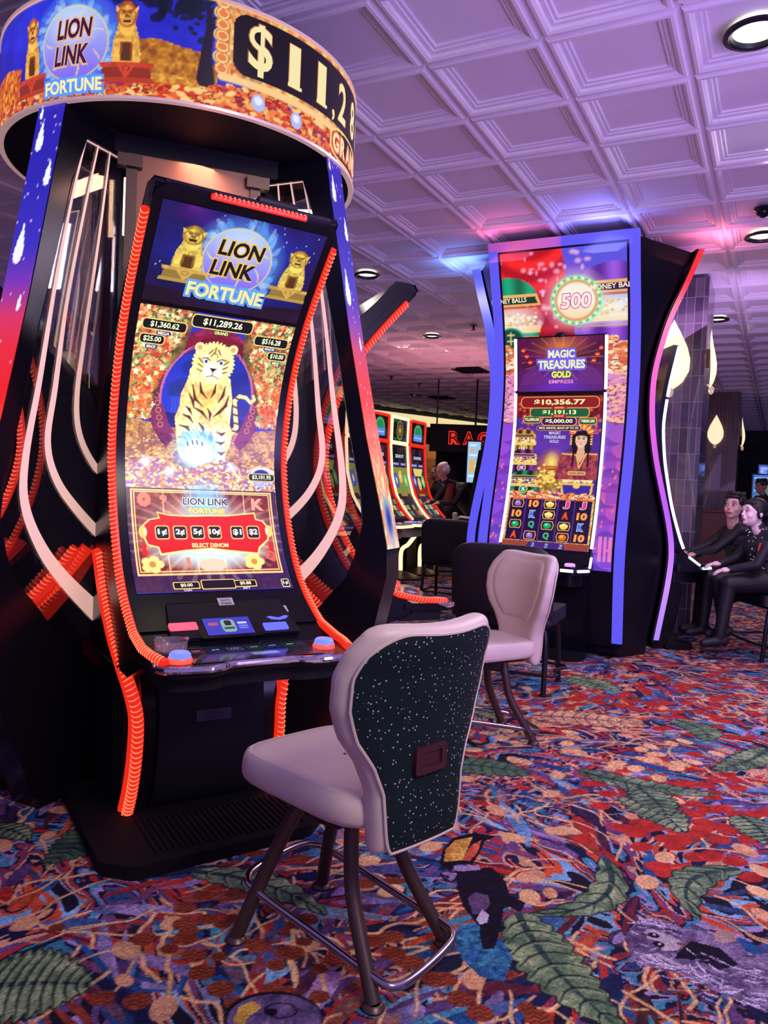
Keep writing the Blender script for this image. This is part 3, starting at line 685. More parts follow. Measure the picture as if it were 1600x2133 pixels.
def topper_art():
    A = Art(-.312,.312,1.992,2.285,.0026)
    def sky(X,Y):
        t = ((Y-1.99)/.29)[...,None]; n = fbm(X*5,Y*9,8,4)[...,None]
        return np.array((.05,.06,.26))*(1-t)+np.array((.10,.07,.30))*t+np.clip(n-.45,0,1)*np.array((.9,.15,.9))*t*1.1+np.clip(.55-n,0,1)*np.array((.1,.2,.8))
    A.C[:] = sky(A.X,A.Y)
    A.poly([(-.32,1.98),(-.32,2.045),(-.1,2.03),(0,2.02),(.1,2.03),(.32,2.045),(.32,1.98)], shade((.12,.05,.14),3,.6,1.5,20))
    rd = random.Random(2)
    for k in range(40): A.ell(rd.uniform(-.31,.31),rd.uniform(2.1,2.28),.0022,.0018,(.9,.85,1))
    flame_ring(A, 0, 2.157, .135, .098, 8)
    a = [(-0.179,2.103)][0]; lion_statue(A, a[0], a[1]+.004, .135, .125, pedw=1.05); b = [(0.234,2.101)][0]; lion_statue(A, b[0], b[1]+.004, .125, .120, pedw=1.05)
    logo(A, 0, 2.142, .30, .205)
    A.text('TM', .098, 2.108, .012, .006, GOLD, 0)
    return A
def main_art():
    A = Art(-.312,.312,.907,1.979,.0030)
    X,Y = A.X,A.Y; rd = random.Random(11)
    A.C[:] = np.array((.10,.14,.52))+fbm(X*7,Y*5,3,4)[...,None]*np.array((.06,.10,.30))
    # ground of coins
    A.poly([(-.32,1.57),(-.15,1.545),(.1,1.535),(.32,1.56),(.32,1.18),(-.32,1.18)], two((.78,.58,.30),(.55,.36,.24),4,40))
    for k in range(1500):
        x,y = rd.uniform(-.32,.32),rd.uniform(1.28,1.55); t = (1.55-y)/.27; r = .003+.009*t
        c = [(.86,.66,.36),(.62,.40,.28),(.98,.82,.52),(.50,.26,.30),(.55,.36,.62),(.92,.55,.30)][rd.randrange(6)]
        A.ell(x,y,r,r*.45,c,rot=rd.gauss(0,.3),soft=.3,a=.85)
    # distant pavilion and water
    for k in range(10): A.line([(-.14+k*.012,1.60),(-.14+k*.012,1.66)],.003,(.25,.38,.78)); 
    A.poly([(-.17,1.665),(-.03,1.665),(-.05,1.69),(-.15,1.69)],(.13,.20,.55)); A.poly([(-.2,1.60),(.2,1.59),(.2,1.54),(-.2,1.54)],(.07,.11,.42))
    for k in range(26): A.ell(rd.uniform(-.17,.20),rd.uniform(1.62,1.80),rd.uniform(.02,.05),rd.uniform(.015,.03),(.08+.05*rd.random(),.14+.06*rd.random(),.50),a=.6)
    # round garden arch
    ac = (0.0,1.665); 
    def ring(a0,a1,r0,r1,c):
        an = np.radians(np.linspace(a0,a1,40)); A.poly([(ac[0]+r1*1.0*math.cos(q),ac[1]+r1*1.12*math.sin(q)) for q in an]+[(ac[0]+r0*math.cos(q),ac[1]+r0*1.12*math.sin(q)) for q in an[::-1]], c)
    ring(-50,230,.185,.240,two((.50,.14,.30),(.34,.08,.24),5,20)); ring(-50,230,.185,.195,(.72,.38,.55))
    A.poly([(-.205,1.66),(-.22,1.58),(-.19,1.52),(-.12,1.515),(-.15,1.56),(-.175,1.62)],(.48,.16,.34)); A.poly([(.205,1.66),(.22,1.58),(.20,1.51),(.13,1.50),(.155,1.56),(.175,1.62)],(.48,.16,.34))
    for s_ in (-1,1):
        for q in range(5): A.ell(s_*(.205-.006*q),1.66-.028*q,.012,.012,(.80,.60,.30),ring=.35)
    A.poly([(-.16,1.835),(-.10,1.885),(0,1.92),(.10,1.895),(.22,1.84),(.26,1.77),(.14,1.85),(0,1.87),(-.09,1.86)], (.48,.10,.18))
    for k in range(22): A.line([(-.12+k*.015,1.855-abs(k-9)*.0035),(-.05+k*.0085,1.905-abs(k-8)*.002)],.003,(.30,.05,.12))
    # maple foliage either side
    mc = [(.93,.82,.55),(.95,.62,.40),(.80,.22,.14),(.62,.70,.42),(.97,.93,.72),(.70,.38,.24),(.50,.60,.38),(.85,.42,.30),(.42,.30,.20)]
    def maple(x,y,r,c):
        a0 = rd.uniform(0,6); A.poly([(x+(r if k%2 == 0 else r*.45)*math.cos(a0+k*math.pi/5),y+(r if k%2 == 0 else r*.45)*math.sin(a0+k*math.pi/5)) for k in range(10)], c)
    for side in (-1,1):
        A.poly([(side*.32,1.98),(side*.10,1.98),(side*.12,1.84),(side*.19,1.74),(side*.22,1.62),(side*.22,1.60),(side*.32,1.55)], two((.52,.40,.22),(.30,.24,.16),9,30))
        for k in range(760):
            y = rd.uniform(1.57,1.975); e = .12+.10*min(1,max(0,(1.93-y)/.25)); x = side*rd.uniform(e,.312)
            c = mc[rd.randrange(len(mc))]
            if y < 1.76 and rd.random() < .5: c = (.85,.25+.3*rd.random(),.16)
            maple(x,y,rd.uniform(.006,.015),c)
    # tiger
    fur=(1.0,.95,.66); st=(.30,.14,.07)
    A.poly([(-0.116,1.522),(-0.126,1.582),(-0.111,1.627),(-0.111,1.674),(-0.096,1.713),(-0.087,1.75),(-0.085,1.778),(0.043,1.787),(0.084,1.75),(0.103,1.675),(0.106,1.598),(0.105,1.528),(0.099,1.468),(0.083,1.417),(0.058,1.406),(0.037,1.464),(0.015,1.493),(-0.017,1.52),(-0.025,1.48),(-0.003,1.433),(-0.027,1.402),(-0.092,1.418),(-0.113,1.465)], two(fur,(1,.78,.45),6,20))
    A.poly([(-0.079,1.733),(-0.019,1.724),(0.04,1.736),(0.074,1.707),(0.076,1.634),(0.066,1.575),(0.031,1.549),(-0.019,1.549),(-0.052,1.581),(-0.075,1.649)], two((1,.72,.36),(1,.90,.60),4,24))
    A.poly([(-0.106,1.618),(-0.068,1.64),(-0.029,1.602),(-0.018,1.529),(0.005,1.482),(0.018,1.438),(-0.043,1.42),(-0.098,1.447),(-0.114,1.513)], two(fur,(.96,.90,.55),8,24))
    A.poly([(0.04,1.563),(0.089,1.596),(0.119,1.539),(0.111,1.479),(0.092,1.438),(0.099,1.368),(0.068,1.381),(0.05,1.445),(0.034,1.504)], two(fur,(.98,.86,.52),9,24))
    A.line([(0.111,1.529),(0.134,1.56),(0.124,1.619),(0.115,1.667),(0.133,1.688),(0.161,1.685),(0.184,1.667),(0.2,1.68),(0.193,1.695)], [.020,.020,.019,.017,.015,.014,.013,.012,.010], (.98,.85,.55))
    for p0,p1 in zip([(0.118,1.545),(0.118,1.579),(0.112,1.614),(0.109,1.647),(0.119,1.679)],[(0.144,1.541),(0.146,1.573),(0.138,1.608),(0.131,1.639),(0.135,1.674)]): A.line([p0,p1],.007,st)
    for P_ in ([(-0.067,1.715),(-0.051,1.661),(-0.018,1.635)], [(-0.039,1.728),(-0.029,1.691),(-0.001,1.665)], [(0.027,1.725),(0.025,1.696),(0.014,1.671)], [(0.068,1.72),(0.061,1.681),(0.045,1.654)], [(-0.052,1.627),(-0.018,1.611),(0.008,1.586)], [(0.075,1.644),(0.056,1.617),(0.032,1.596)], [(-0.096,1.596),(-0.068,1.587),(-0.05,1.566)], [(-0.105,1.552),(-0.073,1.545),(-0.056,1.523)], [(-0.105,1.504),(-0.078,1.498),(-0.06,1.478)], [(-0.027,1.567),(-0.009,1.549),(0.001,1.521)], [(0.053,1.534),(0.074,1.526),(0.09,1.537)], [(0.049,1.495),(0.072,1.488),(0.088,1.497)], [(0.059,1.452),(0.075,1.445),(0.092,1.454)], [(-0.079,1.681),(-0.059,1.651),(-0.052,1.623)], [(0.086,1.683),(0.079,1.644),(0.065,1.622)], [(0.004,1.628),(0.018,1.606),(0.017,1.579)], [(-0.086,1.629),(-0.071,1.618),(-0.056,1.596)], [(-0.051,1.517),(-0.03,1.499),(-0.016,1.471)]): A.line(P_, [.004,.012,.003], st)
    h = [(0.004,1.803)][0]
    for k in range(34):
        a = k*2*math.pi/34; A.poly(streak(h[0]+.055*math.cos(a),h[1]+.050*math.sin(a),a-.3,.034,.016), fur if k%2 else (.93,.86,.50))
    for e in [(-0.061,1.858),(0.074,1.863)]: A.ell(e[0],e[1],.020,.018,fur); A.ell(e[0],e[1],.011,.010,(.85,.60,.40))
    A.ell(h[0],h[1],.072,.066,two(fur,(1,.88,.56),3,30),soft=.08)
    A.ell(h[0]+.002,h[1]-.030,.042,.030,(1,.98,.84)); A.poly([(h[0]-.016,h[1]-.016),(h[0]+.020,h[1]-.018),(h[0]+.002,h[1]-.032)],(.16,.06,.06))
    A.line([(h[0]+.002,h[1]-.032),(h[0]+.002,h[1]-.046),(h[0]-.022,h[1]-.052)],.003,(.3,.1,.08)); A.line([(h[0]+.002,h[1]-.046),(h[0]+.028,h[1]-.054)],.003,(.3,.1,.08))
    A.poly([(h[0]-.020,h[1]-.060),(h[0]+.030,h[1]-.062),(h[0]+.024,h[1]-.078),(h[0]-.014,h[1]-.076)],(1,.82,.70))
    for s_ in (-1,1):
        ex = h[0]+s_*.031; A.poly([(ex-.016,h[1]+.006),(ex,h[1]+.016),(ex+.016,h[1]+.006),(ex,h[1]-.001)],(1,1,1)); A.ell(ex,h[1]+.006,.0075,.0075,(.25,.42,.95)); A.ell(ex,h[1]+.006,.003,.004,(.02,.02,.1))
        A.line([(ex-s_*.017,h[1]+.010),(ex,h[1]+.020),(ex+s_*.018,h[1]+.016)],.004,st)
        for q in range(3): A.line([(ex+s_*.030,h[1]+.014-.020*q),(ex+s_*.012,h[1]+.006-.016*q-.006)],.0045,st)
        A.line([(h[0]+s_*.010,h[1]+.052),(h[0]+s_*.024,h[1]+.036)],.0045,st); A.line([(h[0]+s_*.006,h[1]+.040),(h[0]+s_*.014,h[1]+.026)],.004,st)
    A.line([(h[0],h[1]+.060),(h[0],h[1]+.035)],.0045,st)
    # blue flame ball under the paw
    b = [(-0.021,1.447)][0]; A.glow(b[0],b[1],.13,.13,(.45,.72,1),1,.8)
    for k in range(60):
        a = rd.uniform(0,6.28); A.poly(streak(b[0]+.05*math.cos(a),b[1]+.05*math.sin(a),rd.uniform(.9,2.2),.05,.014,.5),(.70,.90,1) if k%2 else (.35,.62,1),a=.7)
    A.ell(b[0],b[1]-.004,.070,.060,(.82,.97,1),soft=.5)
    for p in [(-0.069,1.485),(-0.049,1.492),(-0.03,1.493),(-0.009,1.489)]: A.line([p,(p[0]+.004,p[1]-.014)],.005,(.25,.18,.2))
    # coin heap front
    for k in range(2300):
        x,y = rd.uniform(-.32,.32),rd.uniform(1.27,1.43); 
        if y > 1.395+.02*math.sin(x*23): continue
        c = [(.95,.80,.50),(.70,.45,.42),(1,.92,.72),(.55,.38,.75),(.62,.40,.60),(.90,.62,.40)][rd.randrange(6)]
        A.ell(x,y,.009,.0048,c,rot=rd.gauss(0,.5),soft=.2); A.ell(x,y,.009,.0048,(.4,.2,.3),rot=0,ring=.25,a=.6) if rd.random()<.35 else None
    for p in [(0.12,1.389),(-0.236,1.401),(-0.142,1.358)]: A.glow(p[0],p[1],.028,.024,(.85,.95,1),.9,.7)
    # reel window with the lit menu
    A.poly([(-.312,1.295),(.312,1.295),(.312,.907),(-.312,.907)], two((.27,.12,.26),(.17,.08,.28),4,8))
    fx0,fx1,fy0,fy1 = -.296,.290,.966,1.290
    A.poly([(fx0,fy0),(fx1,fy0),(fx1,fy1),(fx0,fy1)],(1,.78,.52)); A.poly([(fx0+.006,fy0+.006),(fx1-.006,fy0+.006),(fx1-.006,fy1-.006),(fx0+.006,fy1-.006)],(.55,.16,.12)); A.poly([(fx0+.011,fy0+.010),(fx1-.011,fy0+.010),(fx1-.011,fy1-.010),(fx0+.011,fy1-.010)],(1,.88,.60))
    A.poly([(fx0+.014,fy0+.013),(fx1-.014,fy0+.013),(fx1-.014,fy1-.013),(fx0+.014,fy1-.013)], two((.52,.16,.12),(.36,.08,.12),4,20))
    for q in range(1,5): x = fx0+.014+(fx1-fx0-.028)*q/5; A.line([(x,fy0),(x,fy1)],.0035,(1,.80,.50))
    for k in range(34):
        a = k*2*math.pi/34; A.poly([(.0,1.12),(.33*math.cos(a-.03),1.12+.19*math.sin(a-.03)),(.33*math.cos(a+.03),1.12+.19*math.sin(a+.03))],(1,.9,.75),a=.22)
    A.glow(0,1.12,.31,.16,(1,.97,.90),1.,.8); A.glow(0,1.05,.26,.075,(.80,.95,1),1.,.7); A.glow(0,1.23,.11,.11,(.50,.80,1),1.,.6)
    for (px,py) in ((-.235,1.005),(.175,1.01)):
        for q in range(5): a = q*1.256; A.ell(px+.026*math.cos(a),py+.018*math.sin(a),.019,.014,(.98,.82,.50)); 
        A.ell(px,py,.013,.011,(.8,.5,.2))
    A.ell(0,1.0,.055,.024,(.98,.75,.65)); A.text('K',.225,1.238,.055,.048,(.95,.60,.52),.05,layer=1); A.text('Q',.250,1.03,.045,.042,(.90,.36,.28),.04,layer=1); A.text('J',-.105,1.01,.035,.035,(.9,.5,.4),.02,layer=1); A.text('9',-.17,1.25,.03,.035,(.9,.5,.4),.02,layer=1)
    for q in range(9): a = q*.7; A.ell(-.245+.016*math.cos(a),1.248+.018*math.sin(a),.011,.011,(.88,.45,.38))
    mz = 1.043
    P = [(-0.195,1.196),(-0.151,1.186),(-0.077,1.183),(0.004,1.186),(0.086,1.187),(0.203,1.199),(0.207,1.174),(0.236,1.168),(0.261,1.135),(0.247,1.095),(0.206,1.066),(0.196,1.043),(0.086,1.054),(-0,1.064),(-0.1,1.057),(-0.195,1.044),(-0.202,1.069),(-0.241,1.078),(-0.255,1.115),(-0.25,1.15),(-0.226,1.169),(-0.188,1.175)]
    c0 = np.mean(P,axis=0); A.shape([tuple(c0+(np.array(p)-c0)*[1.025,1.09]) for p in P],(1,.86,.50),1); A.shape(P,(.80,.07,.05),2)
    for (px,py) in [(-0.258,1.124),(0.26,1.129)]: 
        A.disc(px,py,.016,.024,(.95,.75,.40),3); A.rrect(px+(.008 if px<0 else -.008),py,.010,.022,(1,1,.95),4); A.line([(px,py-.02),(px,py-.045)],.004,(.8,.1,.05)); A.poly([(px-.006,py-.045),(px+.006,py-.045),(px+.011,py-.088),(px-.011,py-.088)],(.85,.08,.05))
    for t_,p in zip(('1¢','2¢','5¢','10¢','$1','$2'),[(-0.184,1.122),(-0.114,1.122),(-0.044,1.123),(0.026,1.123),(0.121,1.123),(0.191,1.124)]):
        A.rrect(p[0],p[1],.056,.053,(1,.72,.42),3,.2); A.rrect(p[0],p[1],.048,.045,(.03,.05,.07),4,.2); A.rrect(p[0],p[1],.048,.009,(.10,.22,.30),5,.2)
        A.text(t_,p[0],p[1],.036 if len(t_)<3 else .045,.026,(1,.98,.85),.03,layer=6)
    p = [(0.001,1.073)][0]; A.text('SELECT DENOM',p[0],p[1],.150,.016,(1,.92,.60),.03,layer=4)
    p = [(0.001,1.244)][0]; A.text('LION LINK',p[0],p[1],.185,.028,(.22,.20,.26),.02,.05,layer=3,edge=(.9,.88,.85),ew=.2)
    p = [(0.003,1.207)][0]; A.text('FORTUNE',p[0],p[1]+.0,.150,.021,(1,.93,.55),.03,layer=3,edge=(.75,.55,.25),ew=.25)
    A.text('LIO',-.115,1.302,.04,.014,(.8,.6,.7),.01,layer=1); A.text('TUNE',.13,1.302,.05,.014,(1,.85,.75),.01,layer=1)
    p = [(-0.122,0.929),(0.004,0.93),(0.114,0.93),(0.285,0.927)]
    for (px,py),w,t_,u_ in ((p[0],.095,'$0.00','CASH'),(p[1],.130,'',''),(p[2],.085,'$0.88','BET')):
        h_ = .019 if t_ else .028
        A.rrect(px,py,w+.008,h_+.006,(.90,.72,.40),1,.2); A.rrect(px,py,w,h_,(.04,.03,.08),2,.2)
        if t_: A.text(t_,px,py,.046,.012,(1,.97,.80),.02,layer=3); A.text(u_,px,py-.017,.03,.006,(.95,.90,.95),.01,layer=3)
    A.rrect(p[3][0],p[3][1],.034,.030,(.95,.90,.60),1,.2); A.rrect(p[3][0],p[3][1],.029,.025,(.05,.05,.06),2,.2); A.text('1¢',p[3][0],p[3][1],.022,.015,(1,1,.85),.03,layer=3)
    # jackpot plaques
    def plaque(px,py,w,h,t_,tw,n_,nc,nw,fs=.66):
        A.rrect(px,py,w+.010,h+.008,(.82,.70,.40),1,.35); A.rrect(px,py,w,h,(.03,.06,.07),2,.35); A.text(t_,px,py,tw,h*fs,(.93,.98,.78),.02,.06,0,3)
        A.rrect(px,py-h*.5-.012,nw+.012,.015,nc,3,.4); A.text(n_,px,py-h*.5-.012,nw,.011,(.93,.93,.70),.02,layer=4)
    q = [(0.011,1.95),(-0.21,1.917),(-0.249,1.865),(0.225,1.911),(0.263,1.86),(0.252,1.353)]
    plaque(q[0][0],q[0][1],.240,.040,'$11,289.26',.158,'GRAND',(.30,.25,.12),.055)
    plaque(q[1][0],q[1][1],.162,.031,'$1,360.62',.108,'MEGA',(.20,.12,.50),.044,.72)
    plaque(q[2][0],q[2][1],.088,.029,'$25.00',.066,'MINOR',(.12,.22,.55),.034,.72)
    plaque(q[3][0],q[3][1],.142,.031,'$516.28',.080,'MAJOR',(.13,.20,.45),.042,.72)
    plaque(q[4][0],q[4][1],.078,.027,'$10.00',.058,'MINI',(.12,.35,.25),.028,.72)
    A.ell(q[5][0],q[5][1]+.004,.055,.042,(.75,.85,1),soft=.3); A.ell(q[5][0],q[5][1]+.004,.040,.030,(.15,.12,.50))
    plaque(q[5][0],q[5][1],.112,.027,'$3,101.95',.085,'FORTUNE',(.45,.45,.9),.060,.75)
    return A

def rope(P, N, r, pitch, arc_r, base_m, arc_m, name, parent):
    """LED rope: a half-round strip along P with small bright arcs lying across it."""
    P = np.asarray(P,float); d = np.r_[0,np.cumsum(np.linalg.norm(np.diff(P,axis=0),axis=1))]
    mb = MB(); mb.tube(P, r, 8, m=0)
    n = int(d[-1]/pitch); T = np.gradient(P,axis=0); T /= np.linalg.norm(T,axis=1)[:,None]
    for k in range(n):
        s_ = (k+.5)*pitch; p = np.array([np.interp(s_,d,P[:,i]) for i in range(3)]); t = np.array([np.interp(s_,d,T[:,i]) for i in range(3)]); t /= np.linalg.norm(t)
        nn = np.array([np.interp(s_,d,N[:,i]) for i in range(3)]); nn -= t*(nn@t); nn /= np.linalg.norm(nn); b = np.cross(t,nn)
        an = np.radians(np.linspace(-78,78,6))
        Q = [p+nn*(r+.0012)*math.cos(a)*1.02+b*(r+.0012)*math.sin(a)+t*(pitch*.55*(math.cos(a)-.3)) for a in an]
        mb.tube(Q, [arc_r*.4,arc_r,arc_r*1.2,arc_r*1.2,arc_r,arc_r*.4], 4, m=1)
    return obj(name, mb, [base_m,arc_m], parent)

def slot_machine(label, loc, rz):
    t = thing('slot_machine', label, 'slot machine', loc, rz, 'curved machines around the drum sign')
    HW = .36
    zf = np.linspace(.80,2.32,34)
    # upper shell: curved slab with sides
    front = [(float(prb(z))+.004, float(z)) for z in zf]
    shell = front+[(-.36,2.345),(-.26,2.35),(-.16,2.24),(.06,2.02),(.22,1.84),(.34,1.70),(.42,1.45),(.42,.62),(-.20,.62),(-.42,.70),(-.42,.75)]
    mb = MB(); mb.prism(shell, lambda y,z,x: (x,y,z), -HW+.018, HW-.018); up = obj('screen_housing', mb, M['black'], t, bevel=.004)
    # bezel: slab in front following the curve, rounded upper corners
    bz = rounded([(-HW+.012,.90),(HW-.012,.90),(HW-.012,2.325),(-HW+.012,2.325)],.05,5)
    mb = MB(); n = 60; zs = np.linspace(.80,2.33,n)
    def halfw(z): return HW-.014-(.05-math.sqrt(max(0,.05**2-max(0,z-2.28)**2)) if z > 2.28 else 0)
    front_g = np.array([[on_face(s_*halfw(z),z,.006+.0) for s_ in np.linspace(-1,1,13)] for z in zs]); mb.grid(front_g)
    for s_ in (-1,1):
        mb.grid(np.array([[on_face(s_*halfw(z),z,.006),on_face(s_*halfw(z),z,-.05)] for z in zs]), flip=s_>0)
    mb.grid(np.array([[on_face(s_*halfw(2.33),2.33,.006) for s_ in np.linspace(-1,1,9)],[on_face(s_*halfw(2.33),2.33,-.05) for s_ in np.linspace(-1,1,9)]]))
    obj('screen_bezel', mb, M['black'], up)
    mb = MB(); topper_art().mesh(mb, on_face, base=.009); obj('topper_screen', mb, M['led'], t, smooth=False)
    mb = MB(); main_art().mesh(mb, on_face, base=.009); obj('main_screen', mb, M['ledbright'], t, smooth=False)
    # top edge trim, chrome hinge and LED bar
    mb = MB(); mb.tube([on_face(x,2.335,-.01) for x in np.linspace(-.31,.31,9)],.009,8); obj('top_edge_trim', mb, M['darkmetal'], up)
    mb = MB(); mb.box(on_face(.10,2.345,-.03),(.16,.05,.035),None); obj('top_latch', mb, M['darkmetal'], up, bevel=.008)
    P = np.array([on_face(x,2.318,.010) for x in np.linspace(-.155,.205,14)]); N = np.tile([0,-.7,.7],(14,1)); rope(P,N,.011,.017,.0017,M['red'],M['redhot'],'red_light_bar',up)
    # side LED ropes, upper
    for s_ in (-1,1):
        zz = np.r_[np.linspace(2.25,.80,46)]; P = [on_face(s_*(HW-.002),z,.0) for z in zz]
        P += [(s_*(HW-.002),-.46,.772),(s_*(HW-.01),-.54,.766),(s_*(HW-.03),-.62,.760)]; P = smooth_path(P,1)
        N = []
        for p in P: ny,nz = prn(max(p[2],.8)); N.append((s_*.75,ny*.8,nz*.8))
        rope(P,np.array(N),.0155,.0175,.0019,M['red'],M['redhot'],'red_light_rope',t)
        # lower side rope from behind the console down the leg
        lx = .285; L = [(.30,1.02),(.18,.86),(.04,.72),(-.07,.62),(-.14,.53),(-.155,.44),(-.15,.30),(-.10,.15),(-.035,.035)]
        P = smooth_path([(s_*np.interp(z,[.45,.62,.75,1.02],[lx,lx+.035,lx+.05,HW-.02]),y,z) for y,z in L],6)
        rope(P,np.tile([s_*.55,-.8,0.],(len(P),1)),.021,.0190,.0019,M['red'],M['redhot'],'red_leg_light',t)
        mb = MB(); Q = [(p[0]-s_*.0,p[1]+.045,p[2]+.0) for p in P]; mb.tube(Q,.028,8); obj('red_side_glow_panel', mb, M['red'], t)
    # lower cabinet
    low = [(.10,.80),(-.05,.66),(-.13,.53),(-.145,.44),(-.14,.30),(-.09,.15),(-.03,.03),(-.03,.0),(.48,.0),(.48,.80)]
    mb = MB(); mb.prism(low, lambda y,z,x: (x,y,z), -.272, .272); lc = obj('base_cabinet', mb, M['black'], t, bevel=.004)
    mb = MB(); mb.box((0,.22,.42),(.60,.42,.84),None); obj('base_side', mb, M['matte'], lc)
    dr_ = [(-.148,.54),(-.162,.44),(-.157,.30),(-.115,.14),(-.07,.08)]
    mb = MB(); mb.grid(np.array([[(x,y-.002,z) for x in (-.21,.21)] for y,z in dr_])); obj('belly_door', mb, M['matte'], lc)
    mb = MB(); mb.lathe([(.001,.004),(.012,.004),(.013,0)],16,c=(.20,-.152,.56),M=np.array([[1,0,0],[0,0,-1],[0,1,0]])); obj('door_lock', mb, M['chrome'], lc)
    A = Art(-.07,.07,-.022,.022,.004,(.20,.17,.26)); A.text('LIGHT &',0,.009,.075,.012,(.05,.04,.08),.02); A.text('WONDER',0,-.009,.085,.012,(.05,.04,.08),.02)
    mb = MB(); A.mesh(mb, lambda X,Y,o: np.stack([X,-.168-o+0*X,.432+Y],-1)); obj('belly_badge', mb, color_mat('printed_badge',1,.5,base=True), lc, smooth=False)
    # plinth and ribbed foot mat
    pl = rounded([(-.46,.36),(-.46,-.38),(-.37,-.47),(.30,-.44),(.40,-.34),(.44,.36)],.03,3)
    mb = MB(); mb.prism(pl, lambda x,y,z: (x,y,z), 0., .045)
    for k in range(26):
        x = -.27+.56*k/25; mb.box((x,-.26,.047),(.010,.28,.006),None)
    obj('foot_plinth', mb, M['rubber'], t, bevel=.004)
    # sloping button panel
    z0,z1 = .772,.865
    mb = MB(); W = [(-.245,.772),(.245,.772),(.22,.868),(-.22,.868)]
    mb.prism(W, lambda x,z,o: tuple(on_face(x,z,o)), .004, .016); bp = obj('button_panel', mb, M['matte'], t, bevel=.002)
    def plate(name, x, z, w, h, m, o=.019, lab=None, par=bp):
        q = MB(); q.prism(rounded([(x-w/2,z-h/2),(x+w/2,z-h/2),(x+w/2,z+h/2),(x-w/2,z+h/2)],min(w,h)*.18,2), lambda a,b,o_: tuple(on_face(a,b,o_)), .012, o); return obj(name,q,m,par,label=lab)
    pink = mat('lit_pink_slot',(.3,.02,.05),.3,emit=(1.0,.10,.18),strength=1.2); blue = mat('lit_blue_slot',(.03,.03,.3),.3,emit=(.12,.14,1.0),strength=1.2)
    a = [(-0.189,0.8),(-0.025,0.795),(0.182,0.809),(0.154,0.786)]
    plate('card_slot',a[0][0],a[0][1],.100,.019,pink,.022,'glowing pink card slot')
    plate('display_surround',a[1][0],a[1][1],.235,.054,M['black'],.018)
    plate('ticket_slot',a[3][0]+.0,a[3][1],.095,.019,blue,.022,'glowing blue ticket slot')
    x,z = a[2]; mb = MB(); mb.prism([(x-.045,z+.004),(x-.03,z+.006),(x,z+.0005),(x+.03,z+.006),(x+.045,z+.004),(x+.03,z-.003),(x,z-.006),(x-.03,z-.003)], lambda p,q,o_: tuple(on_face(p,q,o_)), .012,.020); obj('ticket_arrow', mb, blue, bp)
    A = Art(-.088,.088,-.0225,.0225,.0016,(.22,.24,.78)); A.rrect(-.055,.006,.035,.008,(.75,.35,.45)); A.rrect(.0,.0,.052,.034,(.55,.70,.72)); A.rrect(0,.007,.026,.014,(.10,.12,.14),2); A.rrect(.0,-.007,.04,.006,(.15,.35,.30),2)
    A.rrect(.055,.006,.035,.005,(.85,.88,1)); A.rrect(.055,-.002,.035,.005,(.45,.5,.95)); A.rrect(.055,-.008,.035,.004,(.45,.5,.95)); 
    mb = MB(); A.mesh(mb, lambda X,Y,o: on_face(np.asarray(X)+a[1][0],np.asarray(Y)+a[1][1],o+.020)); obj('player_display', mb, M['led'], bp, smooth=False)
    stick = color_mat('printed_sticker',1,.6,base=True)
    for nm,(px,pz),w,h,l1,l2 in (('maker_sticker',[(0.005,0.866)][0],.060,.026,'LIGHT &','WONDER'),('number_sticker',[(0.209,0.836)][0],.062,.020,'108-03','151203')):
        A = Art(-w/2,w/2,-h/2,h/2,.004,(.72,.70,.70)); A.text(l1,0,h*.2,w*.6,h*.26,(.1,.1,.12),.01); A.text(l2,0,-h*.2,w*.7,h*.26,(.1,.1,.12),.01)
        mb = MB(); A.mesh(mb, lambda X,Y,o,px=px,pz=pz: on_face(np.asarray(X)+px,np.asarray(Y)+pz,o+.0175)); obj(nm, mb, stick, t, smooth=False)
    # flat console with touch deck, chrome lip and round lit buttons
    frontc = [(-.35,-.61),(-.32,-.650),(-.22,-.672),(-.16,-.662),(-.11,-.635),(.09,-.635),(.14,-.655),(.20,-.672),(.31,-.658),(.35,-.61)]
    F = smooth_path(frontc,4); cp = [tuple(p) for p in F]+[(.35,-.38),(-.35,-.38)]
    mb = MB(); mb.prism(cp, lambda x,y,z: (x,y,z), .715, .752); con = obj('console_deck', mb, M['black'], t, bevel=.004)
    mb = MB(); mb.prism([(x*.93,y*.90-.02) for x,y in cp], lambda x,y,z: (x,y,z), .66,.716); obj('console_underside', mb, M['matte'], con)
    P = [(-.355,-.56,.752)]+[(p[0]*1.012,p[1]-.008,.742) for p in F]+[(.355,-.56,.752)]
    mb = MB(); mb.tube(P,[.006]+[.013]*len(F)+[.006],10); obj('chrome_lip', mb, M['chrome'], con)
    A = Art(-.245,.225,-.640,-.425,.004,(.12,.10,.17)); A.C += (fbm(A.X*9,A.Y*9,3,3)[...,None]-.4)*np.array((.25,.2,.38))
    for k,(c1) in enumerate([(.62,.20,.32),(.16,.20,.55),(.42,.36,.62),(.16,.35,.30),(.16,.22,.60),(.12,.34,.24)]):
        A.rrect(-.185+k*.070,-.475,.058,.050,[q_*.9 for q_ in c1],1,.2); A.rrect(-.185+k*.070,-.475,.050,.042,[q_*.6 for q_ in c1],2,.2); A.text(('CASH','88','176','264','440','880')[k],-.185+k*.070,-.475,.028,.012,(.75,.85,.85),.01,layer=3)
    A.rrect(.03,-.57,.10,.045,(.45,.50,.85),1,.3); A.text('FORTUNE',.03,-.57,.08,.014,(.9,.8,.6),.01,layer=2)
    mb = MB(); A.mesh(mb, lambda X,Y,o: np.stack([X,Y,.7545+o+0*X],-1)); obj('touch_deck', mb, mat_deck, con, smooth=False)
